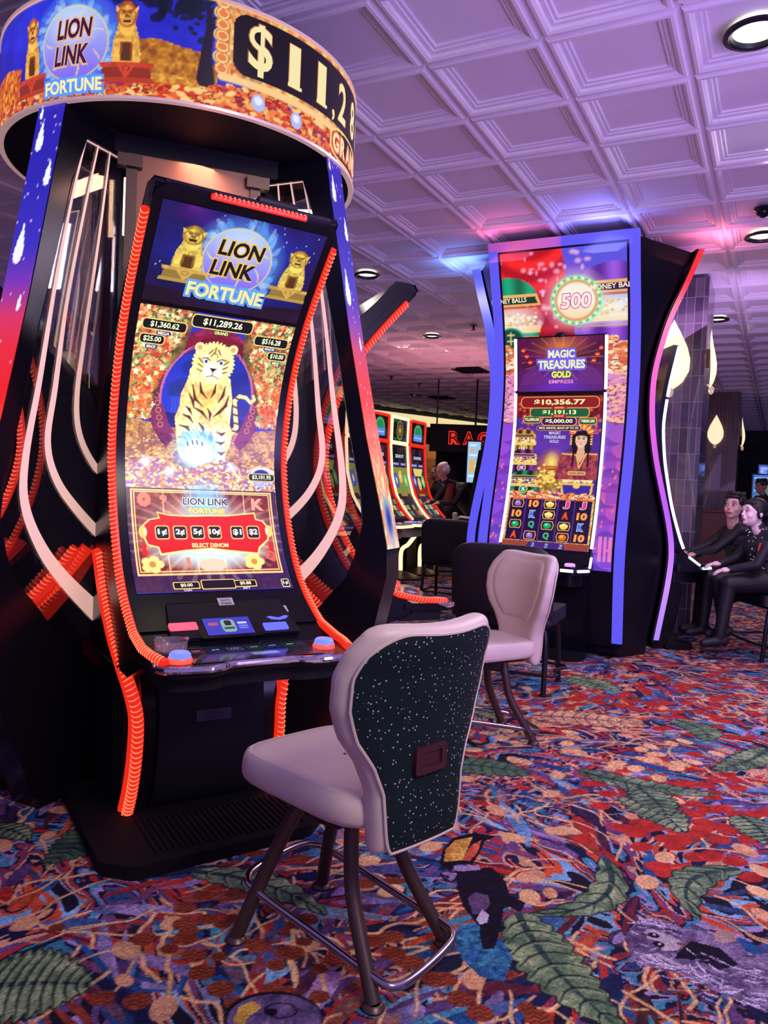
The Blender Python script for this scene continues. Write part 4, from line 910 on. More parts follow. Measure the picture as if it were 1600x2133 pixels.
    for x,y in ((-.275,-.590),(.262,-.555)):
        mb = MB(); mb.lathe([(.040,.752),(.040,.762),(.037,.768)],28,c=(x,y,0)); b = obj('play_button', mb, mat('lit_red_button_ring',(.3,.02,.02),.3,emit=(1,.09,.06),strength=1.3), con, label='round button with red ring and blue top')
        mb = MB(); mb.lathe([(.036,.768),(.034,.780),(.028,.786),(.001,.788)],28,c=(x,y,0)); obj('button_cap', mb, mat('lit_blue_button_cap',(.05,.08,.3),.2,emit=(.18,.25,1.0),strength=1.1), b)
    return t
mat_deck = color_mat('touch_deck_display',.7,.08)
m1 = slot_machine('red-lit curved slot machine showing a tiger, facing the white chair', (-.7128,3.0995,0), R(32))
def around(phi, d=.735): return (PC[0]+d*math.cos(R(phi)), PC[1]+d*math.sin(R(phi)), 0)
dup(m1, around(20.5), R(110.5), 'red-lit curved slot machine on the right of the drum sign tower, seen from its side')
dup(m1, around(110), R(200), 'red-lit curved slot machine at the far back of the drum sign tower')
dup(m1, around(-160), R(-70), 'red-lit slot machine left of the drum sign tower, cut by the photo edge')
# ashtray on the console
def on_m1(x,y,z):
    a = R(32); return (-.7128+x*math.cos(a)-y*math.sin(a), 3.0995+x*math.sin(a)+y*math.cos(a), z)
mb = MB(); mb.lathe([(.001,.003),(.050,.003),(.054,.008),(.057,.040),(.0535,.040),(.050,.010),(.001,.010)],32)
for k in range(3):
    a = k*2.094+.6; mb.box((.055*math.cos(a),.055*math.sin(a),.041),(.012,.016,.006),rotz(a))
o = obj('ashtray', mb, mat('clear_ashtray_glass',(.95,.9,.95),.05,trans=.9,spec=.6,vary=.02), loc=on_m1(-.265,-.455,.757)); tag(o,'small clear round glass ashtray on the console, left of the lit display','ashtray')
# ------------------------------------------------------------------ second tower: four tall S-curved signs with a curved machine before each
T2 = (1.403,6.482); T2Z = -R(27.1)
SGP = [(0,.1),(.15,.08),(.58,.01),(.9,-.02),(1.17,.04),(1.64,.17),(1.96,.225),(2.3,.235),(2.43,.22),(2.86,.115),(3.1,.0),(3.35,-.09),(3.45,-.13)]
_sz = np.linspace(0,3.45,150); _sy = np.interp(_sz,[p[0] for p in SGP],[p[1] for p in SGP])
for _ in range(50): _sy[1:-1] = (_sy[:-2]+_sy[2:]+2*_sy[1:-1])/4
def sgy(z): return np.interp(z,_sz,_sy)
C2P = [(.80,-.155),(.88,-.095),(1.25,.03),(1.64,.115),(1.96,.150),(2.3,.115),(2.66,.045)]
_cz = np.linspace(.80,2.66,100); _cy = np.interp(_cz,[p[0] for p in C2P],[p[1] for p in C2P])
for _ in range(30): _cy[1:-1] = (_cy[:-2]+_cy[2:]+2*_cy[1:-1])/4
def c2y(z): return np.interp(z,_cz,_cy)
def on_c2(X,Y,o):
    d = (c2y(np.asarray(Y)+.01)-c2y(np.asarray(Y)-.01))/.02; L = np.sqrt(1+d*d); return np.stack([np.asarray(X,float)+0*d,c2y(Y)-o/L,np.asarray(Y)+o*d/L],-1)
def coins(A,x0,x1,y0,y1,n,r,seed,top=None,pal=None):
    rd = random.Random(seed); pal = pal or [(1,.88,.70),(1,.72,.48),(.95,.50,.30),(1,.96,.85),(.88,.40,.25)]
    for k in range(n):
        x = rd.uniform(x0,x1); y = y1-(y1-y0)*k/n
        if top and y > top(x): continue
        A.ell(x,y,r,r*.5,(.62,.22,.16),rot=rd.gauss(0,.25)); A.ell(x,y+r*.12,r*.92,r*.42,pal[rd.randrange(len(pal))],rot=rd.gauss(0,.25)); A.ell(x,y+r*.12,r*.5,r*.2,(.9,.45,.3),ring=.3,a=.7)
def sign_art():
    A = Art(-.522,.522,.72,3.338,.0075); X,Y = A.X,A.Y; rd = random.Random(5)
    t = np.clip((Y-.72)/1.6,0,1)[...,None]; n = fbm(X*4,Y*3,7,4)[...,None]
    A.C[:] = np.array((.35,.30,.88))+n*np.array((.10,.08,.1))
    # dusk skyline below
    A.glow(-.55,1.55,.6,.9,(.75,.28,.85),.8,1.); A.glow(.60,1.40,.5,.75,(.98,.35,.62),.9,.7); A.glow(.55,1.0,.3,.4,(.75,.30,.9),.7,1)
    for s_ in (-1,1):
        for k in range(9):
            x = s_*(.36+.05*(k%4)); y0 = 1.75-.13*k; A.poly([(x-.16,y0+.02),(x-.10,y0),(x+.10,y0),(x+.16,y0+.02),(x+.08,y0+.035),(x+.03,y0+.075),(x-.03,y0+.075),(x-.08,y0+.035)],(.34+.1*(k%2),.20,.70),a=.6)
            A.poly([(x-.08,y0-.09),(x+.08,y0-.09),(x+.08,y0),(x-.08,y0)],(.46,.26,.80),a=.5)
        for k in range(22): A.ell(s_*rd.uniform(.36,.53),rd.uniform(.85,1.6),.008,.012,(1,.45,.55))
    for x in (.42,.46,.50): A.poly([(x-.012,.80),(x+.016,.80),(x+.016,1.0),(x-.012,1.0)],(1,.55,.80),a=.8)
    # red drapery upper left, violet night upper right
    def red(X,Y):
        q = np.sin(np.hypot(X+.25,Y-3.6)*38)*.5+.5; return np.stack([.62+.33*q,.05+.12*q,.05+.03*q],-1)
    A.poly([(-.54,3.36),(.02,3.36),(.02,3.10),(.06,2.95),(.10,2.60),(-.54,2.55)], lambda X,Y:red(X,Y)*np.clip(1.1-(3.3-Y)*.75,.35,1)[...,None]+np.array((.1,0,.08)))
    A.poly([(.0,3.36),(.54,3.36),(.54,2.8),(.08,2.8),(.05,3.0)],(.36,.33,.90))
    A.glow(.02,2.95,.35,.35,(.95,.30,.70),.7,1)
    for k in range(60): x,y = rd.gauss(-.10,.20),rd.uniform(2.75,3.33); A.glow(x,y,rd.uniform(.01,.04),rd.uniform(.01,.035),(1,.75,.90),.95,.7)
    def pot(cx,cy,w,h,c1,c2,tl,seed):
        c1=np.array(c1); c2=np.array(c2)
        st = lambda X,Y: c1*(1-(np.cos((X-cx)/w*16)*.5+.5)[...,None])+c2*(np.cos((X-cx)/w*16)*.5+.5)[...,None]
        an = np.linspace(math.pi,2*math.pi,20); A.poly([(cx+w*.5*math.cos(a),cy+h*.55*math.sin(a)) for a in an],st)
        A.poly([(cx-w*.52,cy-.01),(cx+w*.52,cy-.01),(cx+w*.55,cy+.05),(cx-w*.55,cy+.05)],(.95,.75,.45)); A.line([(cx-w*.5,cy-.04),(cx+w*.5,cy-.04)],.008,(.9,.5,.25))
        A.glow(cx,cy+.10,w*.62,h*.35,(1,1,.95),1,.5)
        for k in range(70): A.ell(cx+rd.uniform(-.48,.48)*w,cy+.05+rd.random()*h*.22,.014,.010,(1,.95,.85) if k%2 else (.95,.75,.45))
        lx,ly = cx,cy+h*.52
        A.poly([(lx+w*.52*math.cos(a),ly+h*.42*math.sin(a)) for a in np.linspace(0,math.pi,20)],st); A.poly([(lx-w*.56,ly-.03),(lx+w*.56,ly-.03),(lx+w*.50,ly+.06),(lx-w*.50,ly+.06)],(.95,.72,.42)); A.poly([(lx-w*.50,ly-.012),(lx+w*.50,ly-.012),(lx+w*.46,ly+.04),(lx-w*.46,ly+.04)],[c*.55 for c in c1])
        A.text(tl,lx,ly+.016,w*.62,.038,(1,.95,.80),.02,0,.02,2)
        A.line([(lx-w*.56,ly-.04),(lx+w*.56,ly-.04)],.012,(.75,.25,.12))
    pot(-.47,2.72,.50,.46,(.03,.42,.30),(.05,.68,.50),'MONEY BALLS',1); pot(.42,2.78,.62,.46,(.36,.16,.62),(.62,.35,.90),'MONEY BALLS',2)
    A.ell(-.47,2.66,.12,.10,(.10,.60,.48)); A.ell(-.47,2.66,.10,.085,(.03,.28,.24))
    A.line([(-.50,2.70),(-.44,2.70)],.012,(.95,.85,.55)); A.line([(-.47,2.72),(-.47,2.62)],.012,(.95,.85,.55)); A.line([(-.50,2.65),(-.44,2.65)],.012,(.95,.85,.55))
    coins(A,-.54,.54,2.28,2.66,620,.045,9,lambda x:2.62-.10*abs(x+.1)*(x<0)+.02*math.sin(x*20))
    coins(A,-.54,-.38,1.95,2.35,90,.040,10,None,[(.95,.62,.85),(.85,.55,.85),(.98,.8,.85)]); coins(A,.38,.54,1.95,2.35,90,.040,12,None,[(.95,.62,.75),(.85,.55,.85),(1,.75,.7)])
    c = [(0.107,2.943)][0]; cx,cy = c
    A.glow(cx,cy,.30,.26,(1,.95,.80),.8,.6)
    A.ell(cx,cy,.215,.190,(.62,.95,.75)); A.ell(cx,cy,.205,.180,(.25,.72,.60),ring=.10)
    for k in range(20): a = k*math.pi/10; A.ell(cx+.193*math.cos(a),cy+.170*math.sin(a),.016,.014,(.90,1,.80))
    A.ell(cx,cy,.178,.155,(.92,.72,.25)); A.ell(cx,cy,.168,.146,(.90,.30,.30)); A.ell(cx,cy,.163,.141,lambda X,Y:np.array((1,.97,.90))-np.clip((cy-Y)/.14,0,1)[...,None]*np.array((.0,.10,.22)))
    A.text('500',cx,cy,.250,.115,(1,.93,.95),.03,.12,.0,2,(.80,.15,.38),.10)
    return A
def edge_strip(pts, w, cols, side):
    """emitting edge band: pts list of 3-D points, colours interpolated"""
def sign_cols(z, kind):
    if kind == 'front':   return (.36,.33,.92)
    zs = [0,.6,1.2,1.8,2.3,2.8,3.1,3.4]
    cs = {'right':[(.62,.50,1),(.80,.55,1),(.72,.36,.95),(.85,.36,.85),(.93,.38,.80),(.95,.36,.62),(.95,.22,.30),(.95,.12,.10)],'left':[(.36,.33,.92)]*5+[(.30,.35,.93),(.30,.38,.95),(.35,.35,.92)]}[kind]
    return tuple(np.interp(z,zs,[c[i] for c in cs]) for i in range(3))
tower2 = thing('tall_sign_tower', 'tall black tower with S-curved violet framed signs, the front one reading 500', 'sign', (T2[0],T2[1],0), T2Z)
TC = .68
def rot_about(mb_pts, a, c=(0,TC)):
    P = np.asarray(mb_pts,float).copy(); x,y = P[...,0]-c[0],P[...,1]-c[1]; P[...,0] = c[0]+x*math.cos(a)-y*math.sin(a); P[...,1] = c[1]+x*math.sin(a)+y*math.cos(a); return P
zs = np.linspace(.0,3.40,60)
mb = MB(); rings = []
for z in zs:
    h = TC-sgy(z)-.05; e = min(.585,h*1.6); r = [(x*math.cos(a)+h*math.sin(a), x*math.sin(a)-h*math.cos(a)) for a in (0,2*math.pi/3,4*math.pi/3) for x in (-e,e)]; rings.append([(x,y+TC,z) for x,y in r])
mb.grid(np.array(rings),wrap=True); mb.add(rings[-1],[tuple(range(6))]); obj('tower_body', mb, M['black'], tower2, angle=25)
sa = sign_art(); edge_mat = color_mat('sign_edge_light',1.1,.3)
for q,kind in enumerate(('front','right','left')):
    a = q*2*math.pi/3; f = lambda X,Y,o,a=a: rot_about(np.stack([np.asarray(X,float),sgy(Y)-.022-o,np.asarray(Y,float)],-1),a)
    mb = MB(); mb.grid(f(*np.meshgrid(np.linspace(-.62,.62,5),np.linspace(.10,3.42,60)),-.002)); 
    for s_ in (-1,1): 
        z_ = np.linspace(.10,3.42,60); mb.grid(np.stack([f(s_*.60+0*z_,z_,-.002),f(s_*.60+0*z_,z_,-.045)],1))
    mb.grid(np.stack([f(np.linspace(-.62,.62,5),0*np.linspace(0,1,5)+3.42,-.002),f(np.linspace(-.62,.62,5),0*np.linspace(0,1,5)+3.42,-.055)],1)); sp = obj('sign_panel', mb, M['black'], tower2)
    mb = MB(); sa.mesh(mb, f, base=.004); obj('sign_display', mb, M['signled'], sp, smooth=False)
    # luminous frame: side bands and top band, with depth
    mb = MB(); z_ = np.linspace(.13,3.42,90)
    kd = kind
    for s_ in (-1,1):
        w = .078 if kd == 'front' else .045; dd = -.11 if kd == 'left' else -.035
        band = np.stack([f(s_*.620+0*z_,z_,dd),f(s_*.620+0*z_,z_,.012),f(s_*(.620-w)+0*z_,z_,.012),f(s_*(.620-w)+0*z_,z_,-.002)],1)
        C = np.repeat([lin(sign_cols(z,kd)) for z in z_],4,axis=0); mb.grid(band,col=C)
    xx = np.linspace(-.62,.62,40); zt = 3.425
    cc = lambda x: tuple(np.interp(x,[-.62,-.35,-.02,0.,.62],[v[i] for v in ((.62,.30,.72),(.80,.36,.65),(.72,.36,.80),(.36,.33,.92),(.36,.33,.92))]) for i in range(3))
    band = np.stack([f(xx,zt+0*xx,-.05),f(xx,zt+0*xx,.012),f(xx,zt-.070+0*xx,.012),f(xx,zt-.070+0*xx,-.002)],1); mb.grid(band,col=np.repeat([lin(cc(x)) for x in xx],4,axis=0))
    obj('sign_frame', mb, edge_mat, sp, smooth=False)
    # lower cover under the display
    mb = MB(); mb.grid(f(*np.meshgrid(np.linspace(-.55,.55,5),np.linspace(.10,.722,20)),.005)); obj('lower_cover', mb, M['black'], sp)

def cab2_topper():
    A = Art(-.375,.350,2.205,2.650,.0055,(.16,.05,.18)); X,Y = A.X,A.Y; rd = random.Random(4)
    A.C[:] = np.array((.20,.04,.14))+fbm(X*6,Y*6,3,4)[...,None]*np.array((.30,.05,.30)); A.glow(0,2.58,.30,.16,(1,.60,.25),.8,1.3); A.glow(0,2.26,.5,.22,(.42,.20,.85),.9,.9)
    for k in range(22): a = k*.3; A.poly([(0,2.48),(.35*math.cos(a-.02),2.48+.2*math.sin(a-.02)),(.35*math.cos(a+.02),2.48+.2*math.sin(a+.02))],(1,.75,.3),a=.3)
    for s_ in (-1,1):
        for k,(x,y) in enumerate(((.33,2.55),(.30,2.50),(.27,2.45))): A.ell(s_*x,y,.018,.020,(.85,.12,.12)); A.ell(s_*x,y,.018,.006,(.95,.6,.3))
        A.poly([(s_*.12,2.26),(s_*.36,2.26),(s_*.33,2.34),(s_*.24,2.42),(s_*.15,2.34)],(.42,.16,.50),a=.7)
    for t_,y,w,h in (('MAGIC',2.513,.225,.065),('TREASURES',2.427,.400,.072)): A.text(t_,0,y,w,h,(.93,.95,.80),.04,0,0,3,(.46,.38,.90),.45)
    A.text('GOLD',0,2.345,.165,.055,(.97,.95,.45),.05,0,0,5,(.25,.40,.25),.25); A.text('EMPRESS',0,2.285,.210,.030,(.93,.60,.90),.02,0,0,3,(.45,.15,.55),.3)
    return A
def cab2_main():
    A = Art(-.385,.350,.872,2.170,.0052); X,Y = A.X,A.Y; rd = random.Random(14)
    A.C[:] = np.array((.20,.10,.42))+fbm(X*5,Y*5,9,4)[...,None]*np.array((.20,.12,.35))
    A.poly([(-.4,2.17),(.4,2.17),(.4,1.98),(-.4,1.98)],two((.62,.10,.14),(.38,.04,.14),2,20)); A.glow(0,1.75,.45,.2,(.45,.25,.75),.7,1)
    for k in range(60): A.glow(rd.choice((-1,1))*rd.uniform(.24,.37),rd.uniform(1.85,2.15),.02,.02,(1,.45,.25),.9,.8)
    def plate(px,pz,w,h,t_,tw,c,e=(.90,.62,.30),fs=.62): A.rrect(px,pz,w+.018,h+.014,e,1,.4); A.rrect(px,pz,w,h,c,2,.4); A.text(t_,px,pz,tw,h*fs,(1,.97,.70),.035,layer=3)
    q = [(-0.036,2.112),(-0.042,2.026),(-0.04,1.951),(-0.284,1.959),(0.208,1.952),(-0.044,1.897),(-0.039,2.075),(-0.045,1.997)]
    plate(-.01,q[0][1],.66,.085,'$10,356.77',.440,(.55,.08,.12)); plate(-.01,q[1][1],.50,.070,'$1,191.13',.290,(.05,.36,.22)); plate(-.01,q[2][1],.29,.062,'$5,000.00',.235,(.18,.07,.38))
    plate(-.245,q[3][1]+.005,.14,.050,'$2,000.00',.125,(.06,.30,.28)); plate(.235,q[4][1],.14,.050,'$800.00',.115,(.06,.34,.24))
    A.rrect(-.01,q[5][1]-.005,.38,.042,(.85,.60,.30),1,.3); A.rrect(-.01,q[5][1]-.005,.37,.034,(.22,.10,.32),2,.3); A.text('MINI, MINOR, MAXI UP TO X9',-.01,q[5][1]-.005,.34,.020,(1,.95,.7),.03,layer=3)
    for t_,z_ in (('GRAND',q[6][1]-.008),('MAJOR',q[7][1]-.002)): A.rrect(-.01,z_,.13,.024,(.75,.12,.10),4,.4); A.text(t_,-.01,z_,.08,.014,(1,.85,.4),.02,layer=5)
    p = [(-0.038,1.809)][0]; 
    for t_,dy,w,h in (('MAGIC',.042,.10,.026),('TREASURES',.006,.19,.028),('GOLD',-.030,.08,.026)): A.text(t_,p[0],p[1]+dy,w,h,(.85,.80,.95),.03,0,0,2,(.30,.20,.60),.35)
    A.line([(0,1.52),(.06,1.62),(.13,1.70)],.09,(.30,.17,.50))
    # treasure pots, left
    def pot(px,pz,w,c1,t_):
        c1=np.array(c1); an = np.linspace(math.pi,2*math.pi,16); st = lambda X,Y: c1*(.7+.5*np.cos((X-px)/w*18)[...,None])
        A.poly([(px+w*.5*math.cos(a),pz+.085*math.sin(a)) for a in an],st); A.poly([(px-w*.52,pz-.005),(px+w*.52,pz-.005),(px+w*.55,pz+.020),(px-w*.55,pz+.020)],(.95,.80,.45))
        for k in range(60): A.ell(px+rd.uniform(-.5,.5)*w,pz+.02+rd.random()*.035,.011,.008,(1,.93,.6) if k%2 else (.85,.6,.3))
        A.poly([(px+.01+w*.46*math.cos(a),pz+.075+.060*math.sin(a)) for a in np.linspace(0,math.pi,14)],st); A.poly([(px-w*.50,pz+.065),(px+w*.52,pz+.065),(px+w*.48,pz+.092),(px-w*.44,pz+.092)],(.90,.70,.38)); A.poly([(px-w*.40,pz+.070),(px+w*.42,pz+.070),(px+w*.40,pz+.087),(px-w*.36,pz+.087)],c1*.6)
        A.ell(px,pz-.030,.040,.034,(.93,.85,.55)); A.ell(px,pz-.030,.032,.027,c1*1.1); A.text(t_,px,pz-.030,.030,.030,(1,1,.9),.03,layer=1)
    for (px,pz),w,c,t_ in zip([(-0.307,1.746),(-0.304,1.576),(-0.268,1.39)],(.21,.25,.29),((.70,.52,.22),(.48,.18,.55),(.06,.48,.36)),('15','10','5')): pot(px,pz,w,c,t_)
    # coin sack on fire and the chest
    p = [(-0.045,1.449)][0]; A.glow(p[0],p[1]+.06,.16,.22,(1,.55,.15),1,.7); A.ell(p[0],p[1]-.01,.10,.12,two((.80,.62,.30),(.55,.38,.16),3,40)); A.glow(p[0],p[1]+.15,.07,.10,(1,.92,.5),1,.7); A.rrect(p[0],p[1]+.10,.10,.035,(.7,.2,.1),1); A.text('JACKPOT',p[0],p[1]+.10,.085,.018,(1,.85,.3),.02,layer=2)
    for k in range(50): A.ell(p[0]+rd.gauss(0,.05),p[1]+.02+rd.gauss(0,.05),.014,.010,(1,.85,.4))
    p = [(0.186,1.376)][0]; A.poly([(p[0]-.14,p[1]+.055),(p[0]+.14,p[1]+.055),(p[0]+.13,p[1]-.055),(p[0]-.12,p[1]-.055)],(.92,.72,.35)); A.poly([(p[0]-.12,p[1]+.035),(p[0]+.12,p[1]+.035),(p[0]+.11,p[1]-.045),(p[0]-.10,p[1]-.045)],(.22,.16,.62)); A.ell(p[0],p[1]+.03,.03,.025,(.95,.8,.4))
    for k in range(60): A.ell(p[0]+rd.uniform(-.12,.12),p[1]+.06+rd.random()*.03,.012,.008,(1,.9,.6))
    A.poly([(p[0]-.13,p[1]+.12),(p[0]+.13,p[1]+.12),(p[0]+.11,p[1]+.20),(p[0]-.11,p[1]+.20)],(.30,.20,.66)); A.rrect(p[0]-.01,p[1]+.135,.15,.034,(.90,.70,.4),1); A.text('CASH SPINS',p[0]-.01,p[1]+.135,.13,.018,(.3,.1,.1),.02,layer=2)
    # smiling lady in an embroidered robe
    h = [(0.191,1.795)][0]; hx,hz = h
    A.poly([(hx-.02,hz+.07),(hx-.085,hz+.03),(hx-.07,hz-.10),(hx-.045,hz-.20),(hx+.06,hz-.20),(hx+.085,hz-.08),(hx+.09,hz+.03),(hx+.04,hz+.08)],(.07,.03,.06))
    A.poly([(hx-.17,hz-.14),(hx-.10,hz-.10),(hx-.03,hz-.12),(hx,hz-.20),(hx+.05,hz-.11),(hx+.13,hz-.10),(hx+.15,hz-.14),(hx+.15,hz-.34),(hx-.20,hz-.34)],two((.48,.14,.28),(.72,.30,.30),3,30))
    A.poly([(hx-.025,hz-.06),(hx+.03,hz-.06),(hx+.04,hz-.13),(hx,hz-.20),(hx-.03,hz-.13)],(.90,.68,.55)); A.line([(hx-.15,hz-.12),(hx-.03,hz-.13),(hx+.0,hz-.24)],.012,(.95,.75,.35)); A.line([(hx+.14,hz-.12),(hx+.05,hz-.12),(hx+.0,hz-.24)],.012,(.95,.75,.35))
    A.line([(hx-.055,hz-.06),(hx-.06,hz-.22)],.014,(.07,.03,.06)); A.line([(hx+.062,hz-.06),(hx+.07,hz-.22)],.014,(.07,.03,.06))
    A.ell(hx,hz,.050,.066,(.96,.78,.66)); A.ell(hx-.003,hz-.030,.034,.036,(.97,.80,.69)); A.poly([(hx-.05,hz+.03),(hx,hz+.035),(hx+.05,hz+.03),(hx+.04,hz+.07),(hx-.04,hz+.07)],(.07,.03,.06))
    for s_ in (-1,1): A.ell(hx+s_*.020,hz+.008,.011,.006,(.08,.03,.04)); A.line([(hx+s_*.008,hz+.022),(hx+s_*.022,hz+.026),(hx+s_*.034,hz+.020)],.004,(.15,.06,.05)); A.ell(hx+s_*.026,hz-.016,.012,.009,(.96,.62,.55),soft=.9)
    A.ell(hx,hz-.037,.017,.008,(.80,.15,.15)); A.line([(hx-.013,hz-.036),(hx+.013,hz-.036)],.005,(1,1,1)); A.line([(hx,hz+.0),(hx-.004,hz-.018),(hx+.004,hz-.019)],.003,(.75,.5,.4))
    for k in range(13): a = math.pi*k/12; A.poly(streak(hx+.05*math.cos(a),hz+.055+.03*math.sin(a),a,.055,.020),(1,.80,.35) if k%2 else (.95,.45,.2))
    for s_ in (-1,1):
        for k in range(4): A.ell(hx+s_*.085,hz+.03-.022*k,.010,.008,(1,.75,.35))
    # reel window
    x0,x1,z0,z1 = -.365,.330,.930,1.285
    A.poly([(-.39,.872),(.36,.872),(.36,1.31),(-.39,1.31)],two((.80,.55,.30),(1,.82,.55),5,60)); coins(A,-.38,.35,1.28,1.34,120,.02,3)
    A.poly([(x0,z0),(x1,z0),(x1,z1),(x0,z1)],(.10,.04,.24)); A.line([(x0,z1),(x1,z1)],.010,(1,.45,.2))
    for k in range(1,5): x = x0+(x1-x0)*k/5; A.line([(x,z0),(x,z1)],.012,(.36,.16,.55))
    A.poly([(-.385,.872),(.35,.872),(.35,.925),(-.385,.925)],(.62,.26,.20)); A.poly([(-.18,.872),(.16,.872),(.13,.925),(-.15,.925)],(.28,.14,.48))
    for x,t_ in ((-.115,'2'),(.0,'10'),(.12,'20')): A.text(t_,x,.905,.022,.02,(.7,.9,1),.02,layer=1); A.text('BET',x,.884,.03,.010,(.7,.9,1),.01,layer=1)
    ink = (.95,.78,.40)
    rows = (('pot','10','ingot','J','J'),('10','K','ingot','A','10'),('green','Q','green','ingot','K'),('A','pot','Q','bowl','10'))
    colr = {'10':(.98,.66,.30),'J':(.90,.22,.55),'K':(.20,.45,.95),'A':(.98,.32,.10),'Q':(.10,.75,.60)}
    for r_ in range(4):
        for k in range(5):
            x = x0+(x1-x0)*(k+.5)/5; z = z1-(z1-z0)*(r_+.5)/4; s_ = rows[r_][k]
            if s_ in colr: A.text(s_,x,z,.085 if s_=='10' else .052,.060,colr[s_],.05,.05,0,1,(.95,.9,.8) if s_ in 'JK' else (.45,.15,.10),.14)
            else:
                c = {'pot':(.45,.22,.65),'ingot':(.98,.82,.35),'green':(.10,.65,.40),'bowl':(.90,.45,.12)}[s_]
                A.shape([(x-.055,z),(x-.045,z+.036),(x+.045,z+.036),(x+.055,z),(x+.045,z-.036),(x-.045,z-.036)],(.90,.68,.40),1); A.shape([(x-.048,z),(x-.040,z+.030),(x+.040,z+.030),(x+.048,z),(x+.040,z-.030),(x-.040,z-.030)],(.20,.08,.10),2)
                A.disc(x,z-.002,.034,.024,c,3); A.disc(x-.008,z+.006,.016,.010,[min(1,v*1.3+.15) for v in c],4)
                if s_ == 'ingot': A.disc(x,z+.012,.016,.012,(1,.95,.65),5); A.disc(x-.024,z+.004,.012,.010,(1,.93,.6),5); A.disc(x+.024,z+.004,.012,.010,(1,.93,.6),5)
                if s_ == 'pot': 
                    for g in (-.02,-.007,.007,.02): A.line([(x,z),(x,z)],.001,c); A.shape([(x+g-.002,z-.02),(x+g+.002,z-.02),(x+g*.6+.002,z+.02),(x+g*.6-.002,z+.02)],(.85,.75,1),5)
    return A
ct, cmn = cab2_topper(), cab2_main()
def cabinet2(label, a):
    loc = rot_about(np.array([0,0.,0]),a); r_ = T2Z; wx = T2[0]+loc[0]*math.cos(r_)-loc[1]*math.sin(r_); wy = T2[1]+loc[0]*math.sin(r_)+loc[1]*math.cos(r_)
    t = thing('slim_slot_machine', label, 'slot machine', (wx,wy,0), T2Z+a, 'curved machines around the tall sign tower')
    hw = .385
    z_ = np.linspace(.80,2.66,50); x_ = lambda s_: -.013+s_*hw
    mb = MB(); mb.grid(on_c2(*np.meshgrid(np.linspace(x_(-1),x_(1),5),z_),0.)); 
    for s_ in (-1,1): mb.grid(np.stack([on_c2(x_(s_)+0*z_,z_,0.),on_c2(x_(s_)+0*z_,z_,-.045)],1),flip=s_>0)
    mb.grid(on_c2(*np.meshgrid(np.linspace(x_(-1),x_(1),5),z_),-.045),flip=True); xx = np.linspace(x_(-1),x_(1),5)
    mb.grid(np.stack([on_c2(xx,2.66+0*xx,0.),on_c2(xx,2.66+0*xx,-.045)],1)); sh = obj('screen_housing', mb, M['black'], t, angle=30)
    mb = MB(); mb.box((0,.185,2.25),(.16,.06,.34),None); mb.box((0,.185,1.75),(.16,.06,.34),None); obj('wall_bracket', mb, M['matte'], sh)
    mb = MB(); ct.mesh(mb, on_c2, base=.004); obj('topper_screen', mb, M['led'], t, smooth=False)
    mb = MB(); cmn.mesh(mb, on_c2, base=.004); obj('main_screen', mb, M['led'], t, smooth=False)
    for s_ in (-1,1):
        mb = MB()
        for za,zb in ((2.215,2.65),(.90,2.19)):
            zz = np.linspace(za,zb,20); P = on_c2(x_(s_*1.0)+0*zz,zz,.004); mb.tube(P,.0130,8)
        obj('white_light_strip', mb, M['whiteled'], t)
    mb = MB(); mb.ball(on_c2(-.013,2.665,-.02),(.05,.03,.03),12); obj('topper_camera', mb, M['darkmetal'], sh)
    # console and base
    cs = rounded([(-.41,-.03),(-.41,-.26),(-.33,-.38),(.31,-.38),(.39,-.26),(.39,-.03)],.05,4)
    mb = MB(); mb.prism(cs, lambda x,y,z:(x,y,z), .700,.765); mb.prism([(-.04,.86),(-.13,.86),(-.20,.775),(-.20,.72),(-.04,.72)], lambda y,z,x:(x,y,z),-.395,.375); con = obj('console', mb, M['black'], t, bevel=.004)
    mb = MB(); mb.prism([(x*.86,y*.80) for x,y in cs], lambda x,y,z:(x,y,z), .60,.702); obj('console_underside', mb, M['black'], con)
    mb = MB(); mb.tube([(-.31,-.388,.735),(.13,-.388,.735)],.012,8); mb.tube([(.20,-.388,.735),(.30,-.388,.735)],.012,8); mb.tube([(.335,-.375,.735),(.398,-.275,.735)],.011,8); mb.tube([(-.355,-.375,.735),(-.418,-.275,.735)],.011,8)
    mb.tube([(.398,-.25,.760),(.385,-.15,.830)],.010,8); mb.tube([(-.412,-.25,.760),(-.405,-.15,.830)],.010,8); obj('console_light_strip', mb, M['whiteled'], con)
    mb = MB(); mb.lathe([(.042,.765),(.042,.778),(.036,.786),(.001,.788)],24,c=(.25,-.29,0)); obj('play_button', mb, mat('lit_violet_button',(.2,.1,.3),.3,emit=(.75,.35,1),strength=1.1), con)
    A = Art(-.2,.12,-.34,-.22,.02,(.10,.08,.16)); A.rrect(-.04,-.28,.28,.10,(.14,.12,.30)); mb = MB(); A.mesh(mb, lambda X,Y,o: np.stack([X,Y,.7665+o+0*X],-1)); obj('touch_deck', mb, mat_deck, con, smooth=False)
    bs = [(.0,.61),(-.06,.50),(-.05,.25),(.02,.06),(.02,0),(.09,0),(.09,.61)]
    mb = MB(); mb.prism([(.02,.70),(-.10,.66),(-.13,.50),(-.10,.25),(-.03,.05),(-.03,0),(.10,0),(.0,.60),(-.0,.70)], lambda y,z,x:(x,y,z), -.33,.33); bb = obj('base_cabinet', mb, M['black'], t, bevel=.004)
